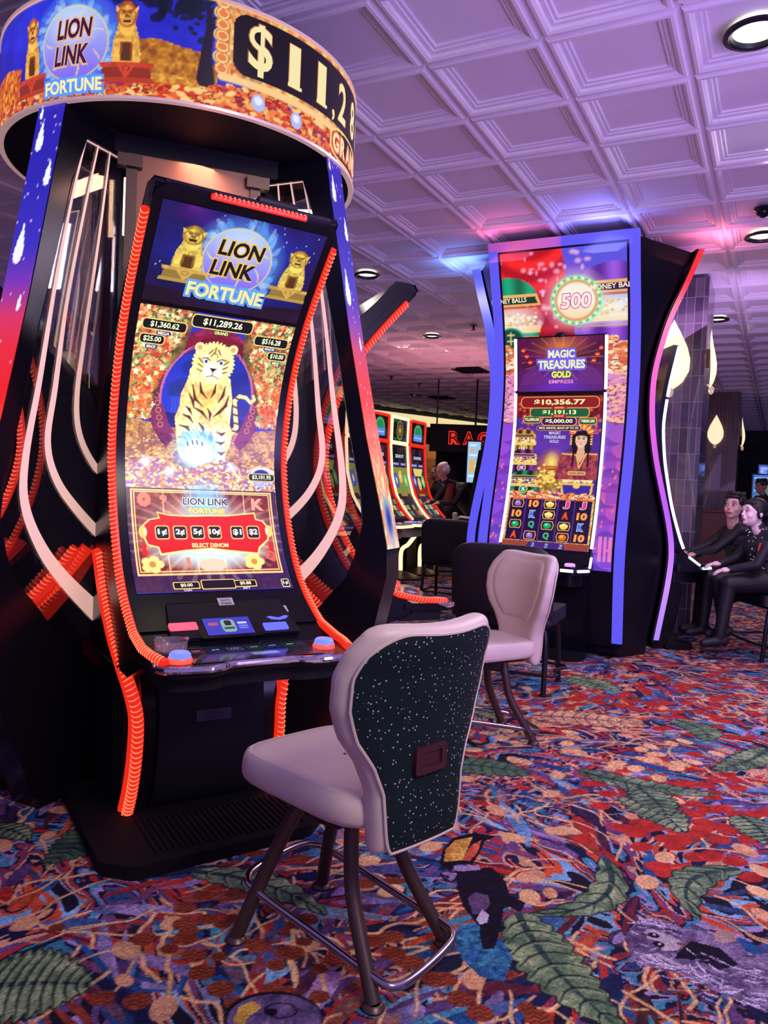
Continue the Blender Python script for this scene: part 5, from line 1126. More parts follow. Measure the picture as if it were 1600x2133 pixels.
    A = Art(-.05,.05,-.022,.022,.005,(.03,.03,.04)); A.text('EG',-.012,0,.05,.026,(.16,.14,.22),.02); A.rrect(.03,.0,.02,.02,(.16,.14,.22)); mb = MB(); A.mesh(mb, lambda X,Y,o: np.stack([X+.05,-.138-o+0*X,Y+.47],-1)); obj('base_badge', mb, M['dyed'], bb, smooth=False)
    mb = MB(); mb.prism(rounded([(-.36,.0),(-.36,-.22),(-.30,-.28),(.30,-.28),(.36,-.22),(.36,.0)],.03,2), lambda x,y,z:(x,y,z),0,.045); obj('foot_plinth', mb, M['rubber'], t, bevel=.003)
    return t
sm2 = cabinet2('slim slot machine with white edge lights and a game of pots, before the 500 sign', 0.)
for a,l in ((2*math.pi/3,'slim slot machine seen edge-on, right of the tall tower, where the seated pair plays'),(-2*math.pi/3,'slim slot machine on the left flank of the tall tower')):
    loc = rot_about(np.array([0,-.12 if a > 0 else 0.,0]),a); wx = T2[0]+loc[0]*math.cos(T2Z)-loc[1]*math.sin(T2Z); wy = T2[1]+loc[0]*math.sin(T2Z)+loc[1]*math.cos(T2Z)
    dup(sm2,(wx,wy,0),T2Z+a,l)
# light thrown by the sign tops on the ceiling
for (x,y,c,p) in ((-.45,-.15,(1,.15,.35),5),(.35,-.20,(.18,.2,1),12),(1.15,.45,(1,.2,.35),6),(-1.1,.5,(.15,.3,1),8),(.0,.95,(.3,.2,1),6)):
    wx = T2[0]+x*math.cos(T2Z)-y*math.sin(T2Z); wy = T2[1]+x*math.sin(T2Z)+y*math.cos(T2Z)
    area_light('sign_top_glow_light',(wx,wy,3.28),(wx,wy,3.6),.28,p*.45,c)
# ------------------------------------------------------------------ chairs
def speckle_mat():
    m = mat('speckled_dark_fabric',(.006,.016,.020),.65,spec=.2); nt = m.node_tree; b = nt.nodes['Principled BSDF']
    tc = nt.nodes.new('ShaderNodeTexCoord'); v = nt.nodes.new('ShaderNodeTexVoronoi'); v.inputs['Scale'].default_value = 85
    nt.links.new(tc.outputs['Object'], v.inputs['Vector'])
    gt = nt.nodes.new('ShaderNodeMath'); gt.operation = 'LESS_THAN'; gt.inputs[1].default_value = .20; nt.links.new(v.outputs['Distance'], gt.inputs[0])
    sp = nt.nodes.new('ShaderNodeSeparateColor'); nt.links.new(v.outputs['Color'], sp.inputs[0])
    g2 = nt.nodes.new('ShaderNodeMath'); g2.operation = 'GREATER_THAN'; g2.inputs[1].default_value = .35; nt.links.new(sp.outputs[0], g2.inputs[0])
    mu = nt.nodes.new('ShaderNodeMath'); mu.operation = 'MULTIPLY'; nt.links.new(gt.outputs[0], mu.inputs[0]); nt.links.new(g2.outputs[0], mu.inputs[1])
    mx = nt.nodes.new('ShaderNodeMix'); mx.data_type = 'RGBA'; mx.inputs['A'].default_value = (.005,.015,.020,1); mx.inputs['B'].default_value = (.42,.52,.50,1)
    nt.links.new(mu.outputs[0], mx.inputs['Factor']); nt.links.new(mx.outputs['Result'], b.inputs['Base Color'])
    return m
M['speckle'] = speckle_mat()
def cushion_grid(fw, fy, z0, z1, th, nu=40, nv=44, eu=9., ev=14., drop=None):
    """closed padded shell: returns front and back grids; x = u*fw(z), back-to-front about fy"""
    us = np.sin(np.linspace(-1,1,nu)*math.pi/2); vs = (1-np.cos(np.linspace(0,1,nv)*math.pi))/2
    F = np.zeros((nv,nu,3)); Bk = np.zeros((nv,nu,3))
    for j,v in enumerate(vs):
        for i,u in enumerate(us):
            zt = z1-(drop(u) if drop else 0); z = z0+(zt-z0)*v; x = u*fw(z)
            e = max(0,1-abs(u)**eu)**(1/2.6)*max(0,1-abs(2*v-1)**ev)**(1/2.6); y = fy(x,z)
            F[j,i] = (x,y+th*.5*e,z); Bk[j,i] = (x,y-th*.5*e,z)
    return F,Bk
def casino_chair(label, loc, rz, swivel=0.):
    t = thing('casino_chair', label, 'chair', loc, rz, 'pale vinyl casino chairs'); Ms = rotz(swivel)
    W = lambda z: float(np.interp(z,[.38,.42,.50,.57,.64,.71,.79,.87,.93,.98],[.140,.152,.158,.164,.192,.238,.264,.268,.256,.230]))
    Yc = lambda x,z: float(np.interp(z,[.38,.5,.62,.75,.88,.98],[-.268,-.272,-.272,-.280,-.300,-.335]))+.95*x*x*float(np.interp(z,[.4,.7,.95],[.4,1.,1.]))
    dr = lambda u: .036*abs(u)**7-.018*u*u
    mb = MB(); F,Bk = cushion_grid(W,Yc,.405,1.000,.085,drop=dr); mb.grid(F); mb.grid(Bk,flip=True)
    # headrest pad swelling on the inner face
    us = np.linspace(-1,1,24); vs = np.linspace(0,1,20); pad = np.zeros((20,24,3))
    for j,v in enumerate(vs):
        for i,u in enumerate(us):
            z = .63+.340*v; x = u*(W(z)-.045)*(1-.25*(1-v)**3); pad[j,i] = (x,Yc(x,z)+.036+.016*max(0,(1-u**6)*(1-(2*v-1)**6))**.5,z-dr(u)*v)
    mb.grid(pad)
    for g in mb.v: g[:] = g@Ms.T
    back = obj('backrest', mb, M['vinyl'], t, angle=60)
    mb = MB(); S = np.zeros((40,36,3))
    for j,v in enumerate(np.linspace(0,1,40)):
        for i,u in enumerate(np.linspace(-1,1,36)):
            zt = .978-dr(u); z = .413+(zt-.413)*v; k = (1-.10*(2*abs(v-.5))**10); x = u*(W(z)-.016)*k; S[j,i] = (x,Yc(x,z)-.040-.012*(1-max(abs(u)**8,abs(2*v-1)**10)),z)
    mb.grid(S,flip=True)
    for g in mb.v: g[:] = g@Ms.T
    shell = obj('back_shell', mb, M['speckle'], back, angle=60)
    rim = [S[0,i] for i in range(36)]+[S[j,-1] for j in range(1,40)]+[S[-1,i] for i in range(34,-1,-1)]+[S[j,0] for j in range(38,0,-1)]
    mb = MB(); mb.tube(np.array(rim),.0045,6,closed=True); obj('piping', mb, M['vinyl'], back)
    # recessed handle
    hz,hx = .645,-.015; hy = Yc(hx,hz)-.054
    mb = MB(); fr = lambda x,z,y: tuple(Ms@np.array((x+hx,hy-y+.3*0,z+hz)))
    mb.prism(rounded([(-.058,-.036),(.058,-.036),(.058,.036),(-.058,.036)],.010,2), fr, -.006,.007, holes=[rounded([(-.040,-.020),(.040,-.020),(.040,.020),(-.040,.020)],.006,2)])
    mb.prism(rounded([(-.041,-.021),(.041,-.021),(.041,.021),(-.041,.021)],.006,2), fr, -.004,.001); obj('pull_handle', mb, M['maroon'], back, bevel=.002)
    # seat
    mb = MB(); n = 44; rows = []
    def outline(k,r):   # rounded square seat, slightly wider at the front
        a = 2*math.pi*k/n; c,s_ = math.cos(a),math.sin(a); e = 5.5; rr = (abs(c)**e+abs(s_)**e)**(-1/e); y = rr*s_; wx = .215+.012*y
        return (wx*rr*c*r, .022+.272*y*r)
    for r,z in ((.02,.553),(.5,.553),(.80,.550),(.90,.546),(.915,.5435),(.93,.545),(.965,.537),(.993,.520),(1.0,.50),(.995,.478),(.97,.462),(.90,.456),(.02,.455)):
        rows.append([(*outline(k,r),z+(.006*(outline(k,r)[1]) if z > .5 else 0)) for k in range(n)])
    mb.grid(np.array(rows),wrap=True,flip=True)
    for g in mb.v: g[:] = g@Ms.T
    obj('seat', mb, M['vinyl'], t, angle=60)
    mb = MB(); mb.box((0,.02,.447),(.34,.36,.018),Ms); mb.lathe([(.001,.395),(.13,.395),(.14,.44),(.001,.44)],28); obj('seat_plate', mb, M['darkmetal'], t, bevel=.003)
    mb = MB(); mb.box(Ms@np.array((0,-.22,.43)),(.10,.12,.03),Ms); obj('back_bracket', mb, M['darkmetal'], t, bevel=.003)
    for sx,P in ((1,1),(-1,1),(1,-1),(-1,-1)):
        if P > 0: L = [(.095,.09,.425),(.115,.12,.36),(.150,.180,.20),(.195,.240,.012)]
        else: L = [(.095,-.09,.425),(.108,-.10,.34),(.128,-.130,.22),(.180,-.245,.012)]
        L = smooth_path([(sx*x,y,z) for x,y,z in L],8)
        mb = MB(); mb.tube(L,.0210,16); leg = obj('leg', mb, M['bronze'], t, angle=60)
        mb = MB(); mb.lathe([(.001,0),(.030,0),(.031,.006),(.024,.016),(.020,.018)],20,c=(L[-1][0],L[-1][1],0)); obj('foot_glide', mb, M['bronze'], leg)
    ring = smooth_path([(-.168,.18),(-.15,.245),(-.08,.272),(.08,.272),(.15,.245),(.168,.18),(.166,-.05),(.166,-.24),(.145,-.290),(.07,-.305),(-.07,-.305),(-.145,-.290),(-.166,-.24),(-.166,-.05)],6,closed=True)
    mb = MB(); mb.tube([(x,y,.115+.19*y) for x,y in ring],.0115,12,closed=True); obj('foot_ring', mb, M['chromedark'], t, angle=60)
    return t
M['chromedark'] = mat('worn_chrome',(.42,.36,.38),.18,1.,vary=.15)
ch = casino_chair('pale vinyl casino chair with speckled dark back shell, nearest to the camera', (-.069,2.228,0), R(54.9), R(-11))
ch2 = casino_chair('pale vinyl casino chair turned left, seen from its cushioned side before the tall tower', (.56,4.16,0), R(109.5), R(9))
dup(ch, (1.28,9.6,0), R(-30), 'pale vinyl casino chair far back, mostly hidden by the tall violet tower', 'pale vinyl casino chairs')

def wide_stool(label, loc, rz):
    t = thing('wide_black_stool', label, 'stool', loc, rz, 'wide black stools with backs')
    W = lambda z: .355; Yc = lambda x,z: -.205-.10*(z-.55)+.18*x*x
    mb = MB(); F,Bk = cushion_grid(W,Yc,.50,.985,.075,eu=10,ev=12,drop=lambda u:.10*abs(u)**7); mb.grid(F); mb.grid(Bk,flip=True); obj('backrest', mb, M['blackvinyl'], t, angle=60)
    mb = MB(); mb.prism(rounded([(-.36,-.20),(.36,-.20),(.36,.25),(-.36,.25)],.06,5), lambda x,y,z:(x,y,z), .47,.56); obj('seat', mb, M['blackvinyl'], t, bevel=.025,bseg=4)
    mb = MB(); mb.box((0,.0,.455),(.64,.36,.03)); mb.box((.0,-.19,.49),(.30,.03,.12)); obj('seat_plate', mb, M['darkmetal'], t)
    for sx in (-1,1):
        for sy in (-1,1):
            L = smooth_path([(sx*.22,sy*.12,.445),(sx*.285,sy*.16,.43),(sx*.315,sy*.19,.36),(sx*.325,sy*.225,.01)],6)
            mb = MB(); mb.tube(L,.018,12); mb.lathe([(.001,0),(.026,0),(.026,.010),(.018,.014)],16,c=(L[-1][0],L[-1][1],0)); obj('leg', mb, M['darkmetal'], t, angle=60)
    mb = MB()
    ring = smooth_path([(-.335,.20),(.335,.20),(.345,.0),(.335,-.20),(-.335,-.20),(-.345,.0)],6,closed=True); mb.tube([(x,y,.13) for x,y in ring],.011,10,closed=True); obj('foot_ring', mb, M['darkmetal'], t)
    return t
ws = wide_stool('wide black stool with a broad rounded back, between the pale chair and the tall tower', (.90,5.38,0), R(-25))
dup(ws, (.86,9.0,0), R(-27), 'wide black stool further back, left of the tall tower')
dup(ws, (3.42,6.75,0), R(93), 'wide black stool the seated pair shares at the right edge')
# ------------------------------------------------------------------ pillars, lamps, ceiling fittings
def tile_mat(name, c1, c2, rough, w=.078, h=.254):
    m = mat(name,c1,rough,0.,coat=.5); nt = m.node_tree; b = nt.nodes['Principled BSDF']
    tc = nt.nodes.new('ShaderNodeTexCoord'); br = nt.nodes.new('ShaderNodeTexBrick'); mp = nt.nodes.new('ShaderNodeMapping')
    sp = nt.nodes.new('ShaderNodeSeparateXYZ'); ad = nt.nodes.new('ShaderNodeMath'); ad.operation = 'ADD'; cb = nt.nodes.new('ShaderNodeCombineXYZ')
    nt.links.new(tc.outputs['Object'], sp.inputs[0]); nt.links.new(sp.outputs[0], ad.inputs[0]); nt.links.new(sp.outputs[1], ad.inputs[1])
    nt.links.new(ad.outputs[0], cb.inputs[0]); nt.links.new(sp.outputs[2], cb.inputs[1]); nt.links.new(cb.outputs[0], br.inputs['Vector'])
    br.offset = 0.; br.inputs['Scale'].default_value = 1.; br.inputs['Brick Width'].default_value = w; br.inputs['Row Height'].default_value = h; br.inputs['Mortar Size'].default_value = .004
    br.inputs['Color1'].default_value = (*c1,1); br.inputs['Color2'].default_value = (*c2,1); br.inputs['Mortar'].default_value = (.20,.17,.23,1)
    nt.links.new(br.outputs['Color'], b.inputs['Base Color'])
    bp = nt.nodes.new('ShaderNodeBump'); bp.inputs['Strength'].default_value = .5; bp.inputs['Distance'].default_value = .006; bp.invert = True
    nt.links.new(br.outputs['Fac'], bp.inputs['Height']); nt.links.new(bp.outputs['Normal'], b.inputs['Normal'])
    return m
tile1 = tile_mat('glossy_dark_glazed_tile',(.035,.028,.050),(.13,.10,.14),.22); tile2 = tile_mat('brown_glazed_tile',(.085,.045,.040),(.14,.075,.06),.25)
def pillar(cx, cy, w, d, m):
    mb = MB(); mb.box((0,0,CEIL/2),(w,d,CEIL)); o = obj('tiled_pillar', mb, m, loc=(cx,cy,0), rz=-TH, smooth=False, bevel=.006); return struct(o)
p1 = pillar(3.05-.45*GU[0]+.33*GV[0], 7.54-.45*GU[1]+.33*GV[1], .90, .66, tile1)
p2 = pillar(7.0-.55*GU[0]+.4*GV[0], 15.45-.55*GU[1]+.4*GV[1], 1.10, .80, tile2)
shade_m = mat('glowing_alabaster_shade',(.8,.7,.5),.35,emit=(1.0,.78,.46),strength=1.05,vary=.1)
def sconce(label, x, y, z, s, rz):
    t = thing('wall_sconce', label, 'wall lamp', (x,y,z), rz, 'leaf shaped wall lamps on the pillars')
    zz = np.linspace(0,1,22); pr = np.interp(zz,[0,.08,.25,.42,.6,.8,.93,1],[.18,.62,.98,1.,.80,.42,.14,.0])
    mb = MB(); A = np.array([[(w*s*.5*math.cos(a), -(.10 if math.sin(a) > 0 else .0)*math.sin(a)*s*w*1.6+.02*s-.10*s*math.sin(z_*5.5)*.4, (z_-.5)*s*2.0) for a in np.linspace(0,2*math.pi,20,endpoint=False)] for z_,w in zip(zz,pr+.001)])
    mb.grid(A,wrap=True); obj('glass_shade', mb, shade_m, t, angle=60)
    mb = MB(); mb.ball((0,-.04*s,-1.10*s),(.10*s,.10*s,.15*s),12); mb.tube([(0,-.02*s,-1.0*s),(0,.10*s,-.9*s)],.03*s,8); obj('finial', mb, mat('clear_finial_glass',(.9,.8,.7),.1,trans=.6,emit=(1,.7,.4),strength=.15,vary=.02), t)
    mb = MB(); mb.box((0,.10*s,0),(.25*s,.10*s,.6*s)); obj('mounting_plate', mb, M['bronze'], t)
    return t
def onp_(x0,y0,du,dv): return x0+du*GU[0]+dv*GV[0], y0+du*GU[1]+dv*GV[1]
q = onp_(3.05,7.54,-.30,-.045); sconce('glowing leaf shaped lamp on the near pillar, partly behind the red sign edge', q[0],q[1],2.75,.34,-TH)
q = onp_(3.05,7.54,.045,.16); sconce('glowing flame shaped lamp on the side face of the near pillar', q[0],q[1],2.73,.285,-TH+math.pi/2)
q = onp_(7.0,15.45,-.42,-.06); sconce('small glowing leaf shaped lamp on the front of the far pillar', q[0],q[1],2.74,.30,-TH)
q = onp_(7.0,15.45,.06,.25); sconce('small glowing lamp on the side face of the far pillar', q[0],q[1],2.72,.30,-TH+math.pi/2)
q = onp_(3.05,7.54,-.42,-.012); mb = MB(); mb.box((0,0,0),(.075,.014,.125)); mb.box((0,-.009,0),(.02,.006,.04)); o = obj('switch_plate', mb, M['white'], loc=(q[0],q[1],2.11), rz=-TH, bevel=.003); tag(o,'pale grey switch plate on the near tiled pillar','switch')

for k,(x,y,r,lab) in enumerate(((1.608,3.616,.105,'recessed ceiling downlight, nearest and largest, cut by the right edge'),(2.975,6.338,.105,'recessed ceiling downlight at the right edge, level with the tall tower top'),(3.887,9.312,.10,'recessed ceiling downlight right of the near pillar top'),(-.279,8.017,.10,'recessed ceiling downlight beside the drum tower, above the dark machine top'),(.575,11.105,.10,'recessed ceiling downlight between the two sign towers'),(.617,18.353,.11,'recessed ceiling downlight far back, left one above the cove'),(2.069,21.201,.11,'recessed ceiling downlight far back, close to the cove end'))):
    t = thing('ceiling_downlight', lab, 'ceiling light', (x,y,CEIL), 0, 'recessed ceiling downlights')
    z0 = -.016
    mb = MB(); mb.lathe([(r*1.32,z0+.012),(r*1.34,z0),(r*1.12,z0-.006),(r*1.02,z0+.0),(r*.92,z0+.03)],32); obj('trim_ring', mb, M['darkmetal'], t)
    mb = MB(); mb.lathe([(r*.96,z0+.02),(r*.6,z0+.012),(.001,z0+.008)],32); obj('lens', mb, M['lamp'] if k < 2 else M['lampdim'], t)
def slab(name, label, cat, pts, z, th, m, group=None):
    c = np.mean(pts,axis=0); mb = MB(); mb.prism([(p[0]-c[0],p[1]-c[1]) for p in pts], lambda x,y,t:(x,y,t), 0, th)
    if name == 'ceiling_vent':
        for k in range(1,6):
            a = np.array(pts[0])*(1-k/6)+np.array(pts[1])*k/6-c; b = np.array(pts[3])*(1-k/6)+np.array(pts[2])*k/6-c; mb.tube([(a[0],a[1],-.004),(b[0],b[1],-.004)],.006,6)
    o = obj(name, mb, m, loc=(c[0],c[1],z)); tag(o,label,cat,group); return o
slab('ceiling_vent','dark square ceiling vent between the two towers','vent',[(1.10,14.05),(1.57,13.75),(1.86,14.25),(1.38,14.5)],CEIL-.02,.02,M['matte'],'dark ceiling vents')
slab('ceiling_vent','narrow dark ceiling vent far back, above the cove light','vent',[(.90,18.55),(1.35,18.25),(1.62,18.75),(1.16,19.0)],CEIL-.02,.02,M['matte'],'dark ceiling vents')
for x,y,l in ((1.072,10.24,'small dark sprinkler head hanging from the ceiling near the tall tower'),(.03,15.4,'small dark sprinkler head far back on the ceiling, left side'),(.62,16.2,'small dark sprinkler head far back, just right of the leftmost one')):
    mb = MB(); mb.lathe([(.001,0),(.045,0),(.045,-.012),(.015,-.018),(.014,-.055),(.034,-.060),(.034,-.066),(.001,-.068)],16); o = obj('sprinkler_head', mb, M['darkmetal'], loc=(x,y,CEIL-.006)); tag(o,l,'sprinkler','ceiling sprinkler heads')
mb = MB(); mb.ball((0,0,0),(.05,.05,.04),16); mb.lathe([(.001,.03),(.065,.03),(.07,.012),(.05,.0)],20); o = obj('dome_camera', mb, M['black'], loc=(2.70,5.773,CEIL-.02)); tag(o,'small black ceiling dome camera at the right edge','camera')
a = [(1.18,3.405),(1.478,3.411)]
ex = onp_(0,0,0,0); base = np.array((1.175,3.41)); P = [base, base+GU*.62, base+GU*.62-GV*.55, base-GV*.55]
slab('access_panel','flat white ceiling access panel with a dark gap, at the top edge','access panel',[tuple(p) for p in P],CEIL-.022,.012,M['ceil'])
# ------------------------------------------------------------------ far end of the room
wall_m = mat('dark_navy_wall',(.010,.010,.022),.7,vary=.2,bscale=2)
def wall_run(name, pts, z0, z1, th, m, inset=.0):
    mb = MB()
    for (x0,y0),(x1,y1) in zip(pts[:-1],pts[1:]):
        L = math.hypot(x1-x0,y1-y0); a = math.atan2(y1-y0,x1-x0); c = ((x0+x1)/2-math.sin(a)*(inset+th/2), (y0+y1)/2+math.cos(a)*(inset+th/2), (z0+z1)/2)
        mb.box(c,(L+.02,th,z1-z0),rotz(a))
    return struct(obj(name, mb, m, smooth=False))
run = [(-11.,11.75),(-.12,21.15),(3.3,24.1),(9.,24.6),(16.,21.5)]
wall_run('wall_back', run, 0, 3.05, .12, wall_m, .45)
wall_run('trim_1', run[:3], 3.05, CEIL, .45, wall_m, .12)
wall_run('trim_2', run[2:], 2.9, CEIL, .45, wall_m, .12)
mb = MB()
for (x0,y0),(x1,y1) in zip(run[:2],run[1:3]):
    dx,dy = x1-x0,y1-y0; L = math.hypot(dx,dy); n = (-dy/L,dx/L)
    prof_c = [(.02,3.35),(.0,3.33),(-.02,3.20),(.0,3.10),(.10,3.06)]
    mb.grid(np.array([[(x0+n[0]*o,y0+n[1]*o,z),(x1+n[0]*o,y1+n[1]*o,z)] for o,z in prof_c]))
struct(obj('trim_3', mb, M['cove']))
wall_run('wall_right', [(16.,21.5),(17.,8.),(13.,-2.4)], 0, CEIL, .12, wall_m, 0)
wall_run('wall_left', [(-4.8,-2.4),(-11.,4.),(-11.,11.75)], 0, CEIL, .12, wall_m, 0)
def along(k,t,off=0.,base=run):
    (x0,y0),(x1,y1) = base[k],base[k+1]; L = math.hypot(x1-x0,y1-y0); return (x0+(x1-x0)*t+(y1-y0)/L*off, y0+(y1-y0)*t-(x1-x0)/L*off), math.atan2(y1-y0,x1-x0)
# neon sign
def glyph_mesh(txt, w, h, ext, mats_, bold=.0):
    pass
t = thing('race_sign','red outlined neon lettering over the far betting hall, partly behind the tall tower','sign',(1.52,15.4,0),-R(8))
for k,ch_ in enumerate('RACE'):
    V,F,asp = glyphs(ch_,.09); w_ = .235; mb = MB(); X0 = -.30+k*.285
    P3 = np.column_stack([V[:,0]*w_+X0, 0*V[:,0]-.02, V[:,1]*.27+2.20]); mb.add(P3,F)
    Q3 = P3.copy(); Q3[:,1] += .05; mb.add(Q3,F); o = obj('letter', mb, M['red'], t, smooth=False)
    V,F,asp = glyphs(ch_,-.012); mb = MB(); mb.add(np.column_stack([V[:,0]*w_*.84+X0+w_*.08, 0*V[:,0]-.032, V[:,1]*.27*.84+2.20+.27*.08]),F); obj('letter_face', mb, M['matte'], o, smooth=False)
mb = MB(); mb.box((.12,.06,2.33),(1.6,.08,.55)); obj('sign_board', mb, M['matte'], t)
[obj('hanger', MB().box((x_,.06,3.03),(.03,.03,.92)), M['darkmetal'], t) for x_ in (-.55,.8)]
def monitor(label, x, y, z, w, h, rz, cols, seed, group='screens of the betting hall'):
    t = thing('wall_monitor', label, 'screen', (x,y,0), rz, group)
    mb = MB(); mb.box((0,.03,z),(w+.06,.05,h+.06)); obj('frame', mb, M['black'], t, bevel=.006)
    mb = MB(); mb.tube([(0,.07,z+h*.4),(0,.07,CEIL)],.02,8); obj('drop_pole', mb, M['darkmetal'], t)
    A = Art(-w/2,w/2,-h/2,h/2,.02,cols[0]); rd = random.Random(seed)
    for k in range(7): A.poly([(-w/2+.03,h/2-.05-k*h/8),(w/2-.04-rd.random()*w*.3,h/2-.05-k*h/8),(w/2-.04-rd.random()*w*.3,h/2-.09-k*h/8),(-w/2+.03,h/2-.09-k*h/8)],cols[1+k%2])
    A.rrect(-w*.15,-h*.1,w*.4,h*.25,cols[2],1,.2)
    mb = MB(); A.mesh(mb, lambda X,Y,o: np.stack([X,-o+0*X,Y+z],-1)); obj('screen', mb, M['led'], t, smooth=False)
monitor('pale blue betting screen under the red lettering, left one',1.72,15.2,1.86,.25,.80,-R(8),[(.62,.78,.92),(.85,.93,1),(.90,.70,.35)],1)
monitor('pale blue betting screen under the red lettering, right one',2.20,15.25,1.90,.55,.70,-R(8),[(.30,.42,.55),(.7,.82,.95),(.5,.6,.8)],2)
monitor('blue screen behind the seated pair at the right edge, lower',7.72,15.6,1.62,.55,.50,-R(27),[(.16,.42,.75),(.55,.78,1),(.30,.45,.30)],3)
monitor('blue screen high behind the seated pair at the right edge',8.05,16.0,1.98,.60,.22,-R(27),[(.25,.40,.85),(.65,.75,1),(.4,.5,.95)],4)
# golden brick niche and dark round column in the far hall
gm = tile_mat('golden_backlit_brick',(.16,.07,.025),(.30,.14,.04),.4,.26,.11); 
mb = MB(); mb.box((0,0,1.15),(.50,.10,2.3)); o = obj('brick_niche', mb, gm, loc=(1.12,17.6,0), rz=-R(10), smooth=False); tag(o,'narrow golden brick panel between the far machines and the lettering','wall panel')
area_light('niche_light',(1.05,16.9,2.5),(1.12,17.6,1.1),.2,10,(1,.6,.25))
mb = MB(); mb.lathe([(.34,0),(.34,2.15)],28); mb.lathe([(.34,2.15),(.001,2.15)],28); o = obj('round_plinth', mb, M['matte'], loc=(1.38,16.3,0)); tag(o,'dark round drum-like plinth behind the leaning man, below the red lettering','plinth')
# two wooden low walls at the right
mb = MB(); mb.box((0,0,.55),(3.2,.12,1.1)); mb.box((0,0,1.12),(3.3,.2,.05)); o = obj('low_partition', mb, mat('red_brown_wood',(.16,.045,.03),.35,vary=.3,bscale=5), loc=(7.3,13.6,0), rz=-TH, smooth=False, bevel=.01); tag(o,'low red brown partition behind the seated pair, before the far pillar','partition')
# dark doorway frame right of the far pillar
mb = MB(); mb.box((-.55,0,1.3),(.12,.12,2.6)); mb.box((.55,0,1.3),(.12,.12,2.6)); mb.box((0,0,2.6),(1.22,.14,.12)); o = obj('door_1', mb, M['matte'], loc=(8.0,16.6,0), rz=-TH, smooth=False); struct(o)

# ------------------------------------------------------------------ far bank of J-curved machines
def far_topper(kind):
    A = Art(-.27,.27,2.02,2.36,.010,(.04,.10,.06) if kind else (.06,.03,.05)); A.C += (fbm(A.X*14,A.Y*14,3+kind,3)[...,None]-.4)*np.array((.1,.35,.15))
    if kind:
        A.ell(-.17,2.19,.14,.16,(.10,.50,.25),ring=.2); A.ell(.17,2.19,.14,.16,(.12,.25,.62),ring=.2); A.ell(0,2.19,.12,.15,(.75,.62,.30)); A.ell(0,2.19,.105,.13,(.25,.20,.10)); A.ell(0,2.19,.07,.09,(.75,.65,.35),ring=.3); A.ell(0,2.19,.03,.04,(.8,.7,.4))
    else:
        A.ell(0,2.20,.17,.14,(.10,.55,.35)); A.ell(0,2.20,.15,.12,(.75,.70,.35),ring=.15); A.poly([(-.18,2.06),(.18,2.06),(.18,2.17),(-.18,2.17)],(.35,.55,.90)); A.line([(-.13,2.12),(.13,2.12)],.014,(.8,.9,1))
    return A
def far_main(kind):
    A = Art(-.275,.275,.86,1.935,.011,(.10,.05,.10)); X,Y = A.X,A.Y; A.C += (fbm(X*9,Y*7,5+kind,3)[...,None]-.4)*np.array((.5,.3,.3))
    A.rrect(0,1.79,.36,.10,(.05,.06,.12),1,.4); A.text('$20,431.97' if kind else '$14,410.02',0,1.79,.30,.06,(.80,.92,1),.03,layer=2)
    A.rrect(-.14,1.67,.22,.05,(.25,.35,.65),1,.3); A.rrect(.13,1.67,.22,.05,(.35,.25,.55),1,.3); A.text('MINI $50.71',-.14,1.67,.19,.028,(.8,.9,1),.02,layer=2); A.text('MAJOR',.13,1.67,.15,.028,(.8,.9,1),.02,layer=2)
    if kind: A.poly([(-.26,1.62),(.26,1.62),(.26,1.22),(-.26,1.22)],(.62,.66,.30),a=.8)
    else: A.poly([(-.20,1.62),(.20,1.62),(.14,1.50),(-.14,1.50)],(.90,.80,.45)); A.poly([(-.26,1.32),(.26,1.32),(.26,1.20),(-.26,1.20)],(.62,.15,.08),a=.8)
    for x,z,c in ((-.17,1.42,(.15,.25,.75)),(0,1.48 if kind else 1.38,(.80,.55,.25)),(.17,1.42,(.20,.62,.35))):
        A.ell(x,z,.075,.11,c); A.ell(x,z,.06,.09,[min(1,v*1.5+.1) for v in c],ring=.3); A.ell(x,z,.03,.05,(.9,.85,.6))
    A.rrect(0,1.20,.24,.035,(.65,.50,.25),1,.3)
    rd = random.Random(kind)
    for k in range(5):
        for j in range(3): A.rrect(-.21+k*.105,.93+j*.085,.085,.070,[(.62,.62,.40),(.70,.25,.15),(.35,.55,.45),(.15,.12,.22),(.80,.70,.50)][rd.randrange(5)],1,.2)
    return A
FT_A = {k: far_topper(k) for k in (0,1)}; FM_A = {k: far_main(k) for k in (0,1)}
def jy(z): return np.interp(z,[.80,.90,1.0,1.2,1.5,1.95,2.4],[-.44,-.33,-.24,-.11,-.02,.02,.02])
def on_j(X,Y,o): return np.stack([np.asarray(X,float),jy(Y)-o,np.asarray(Y,float)],-1)
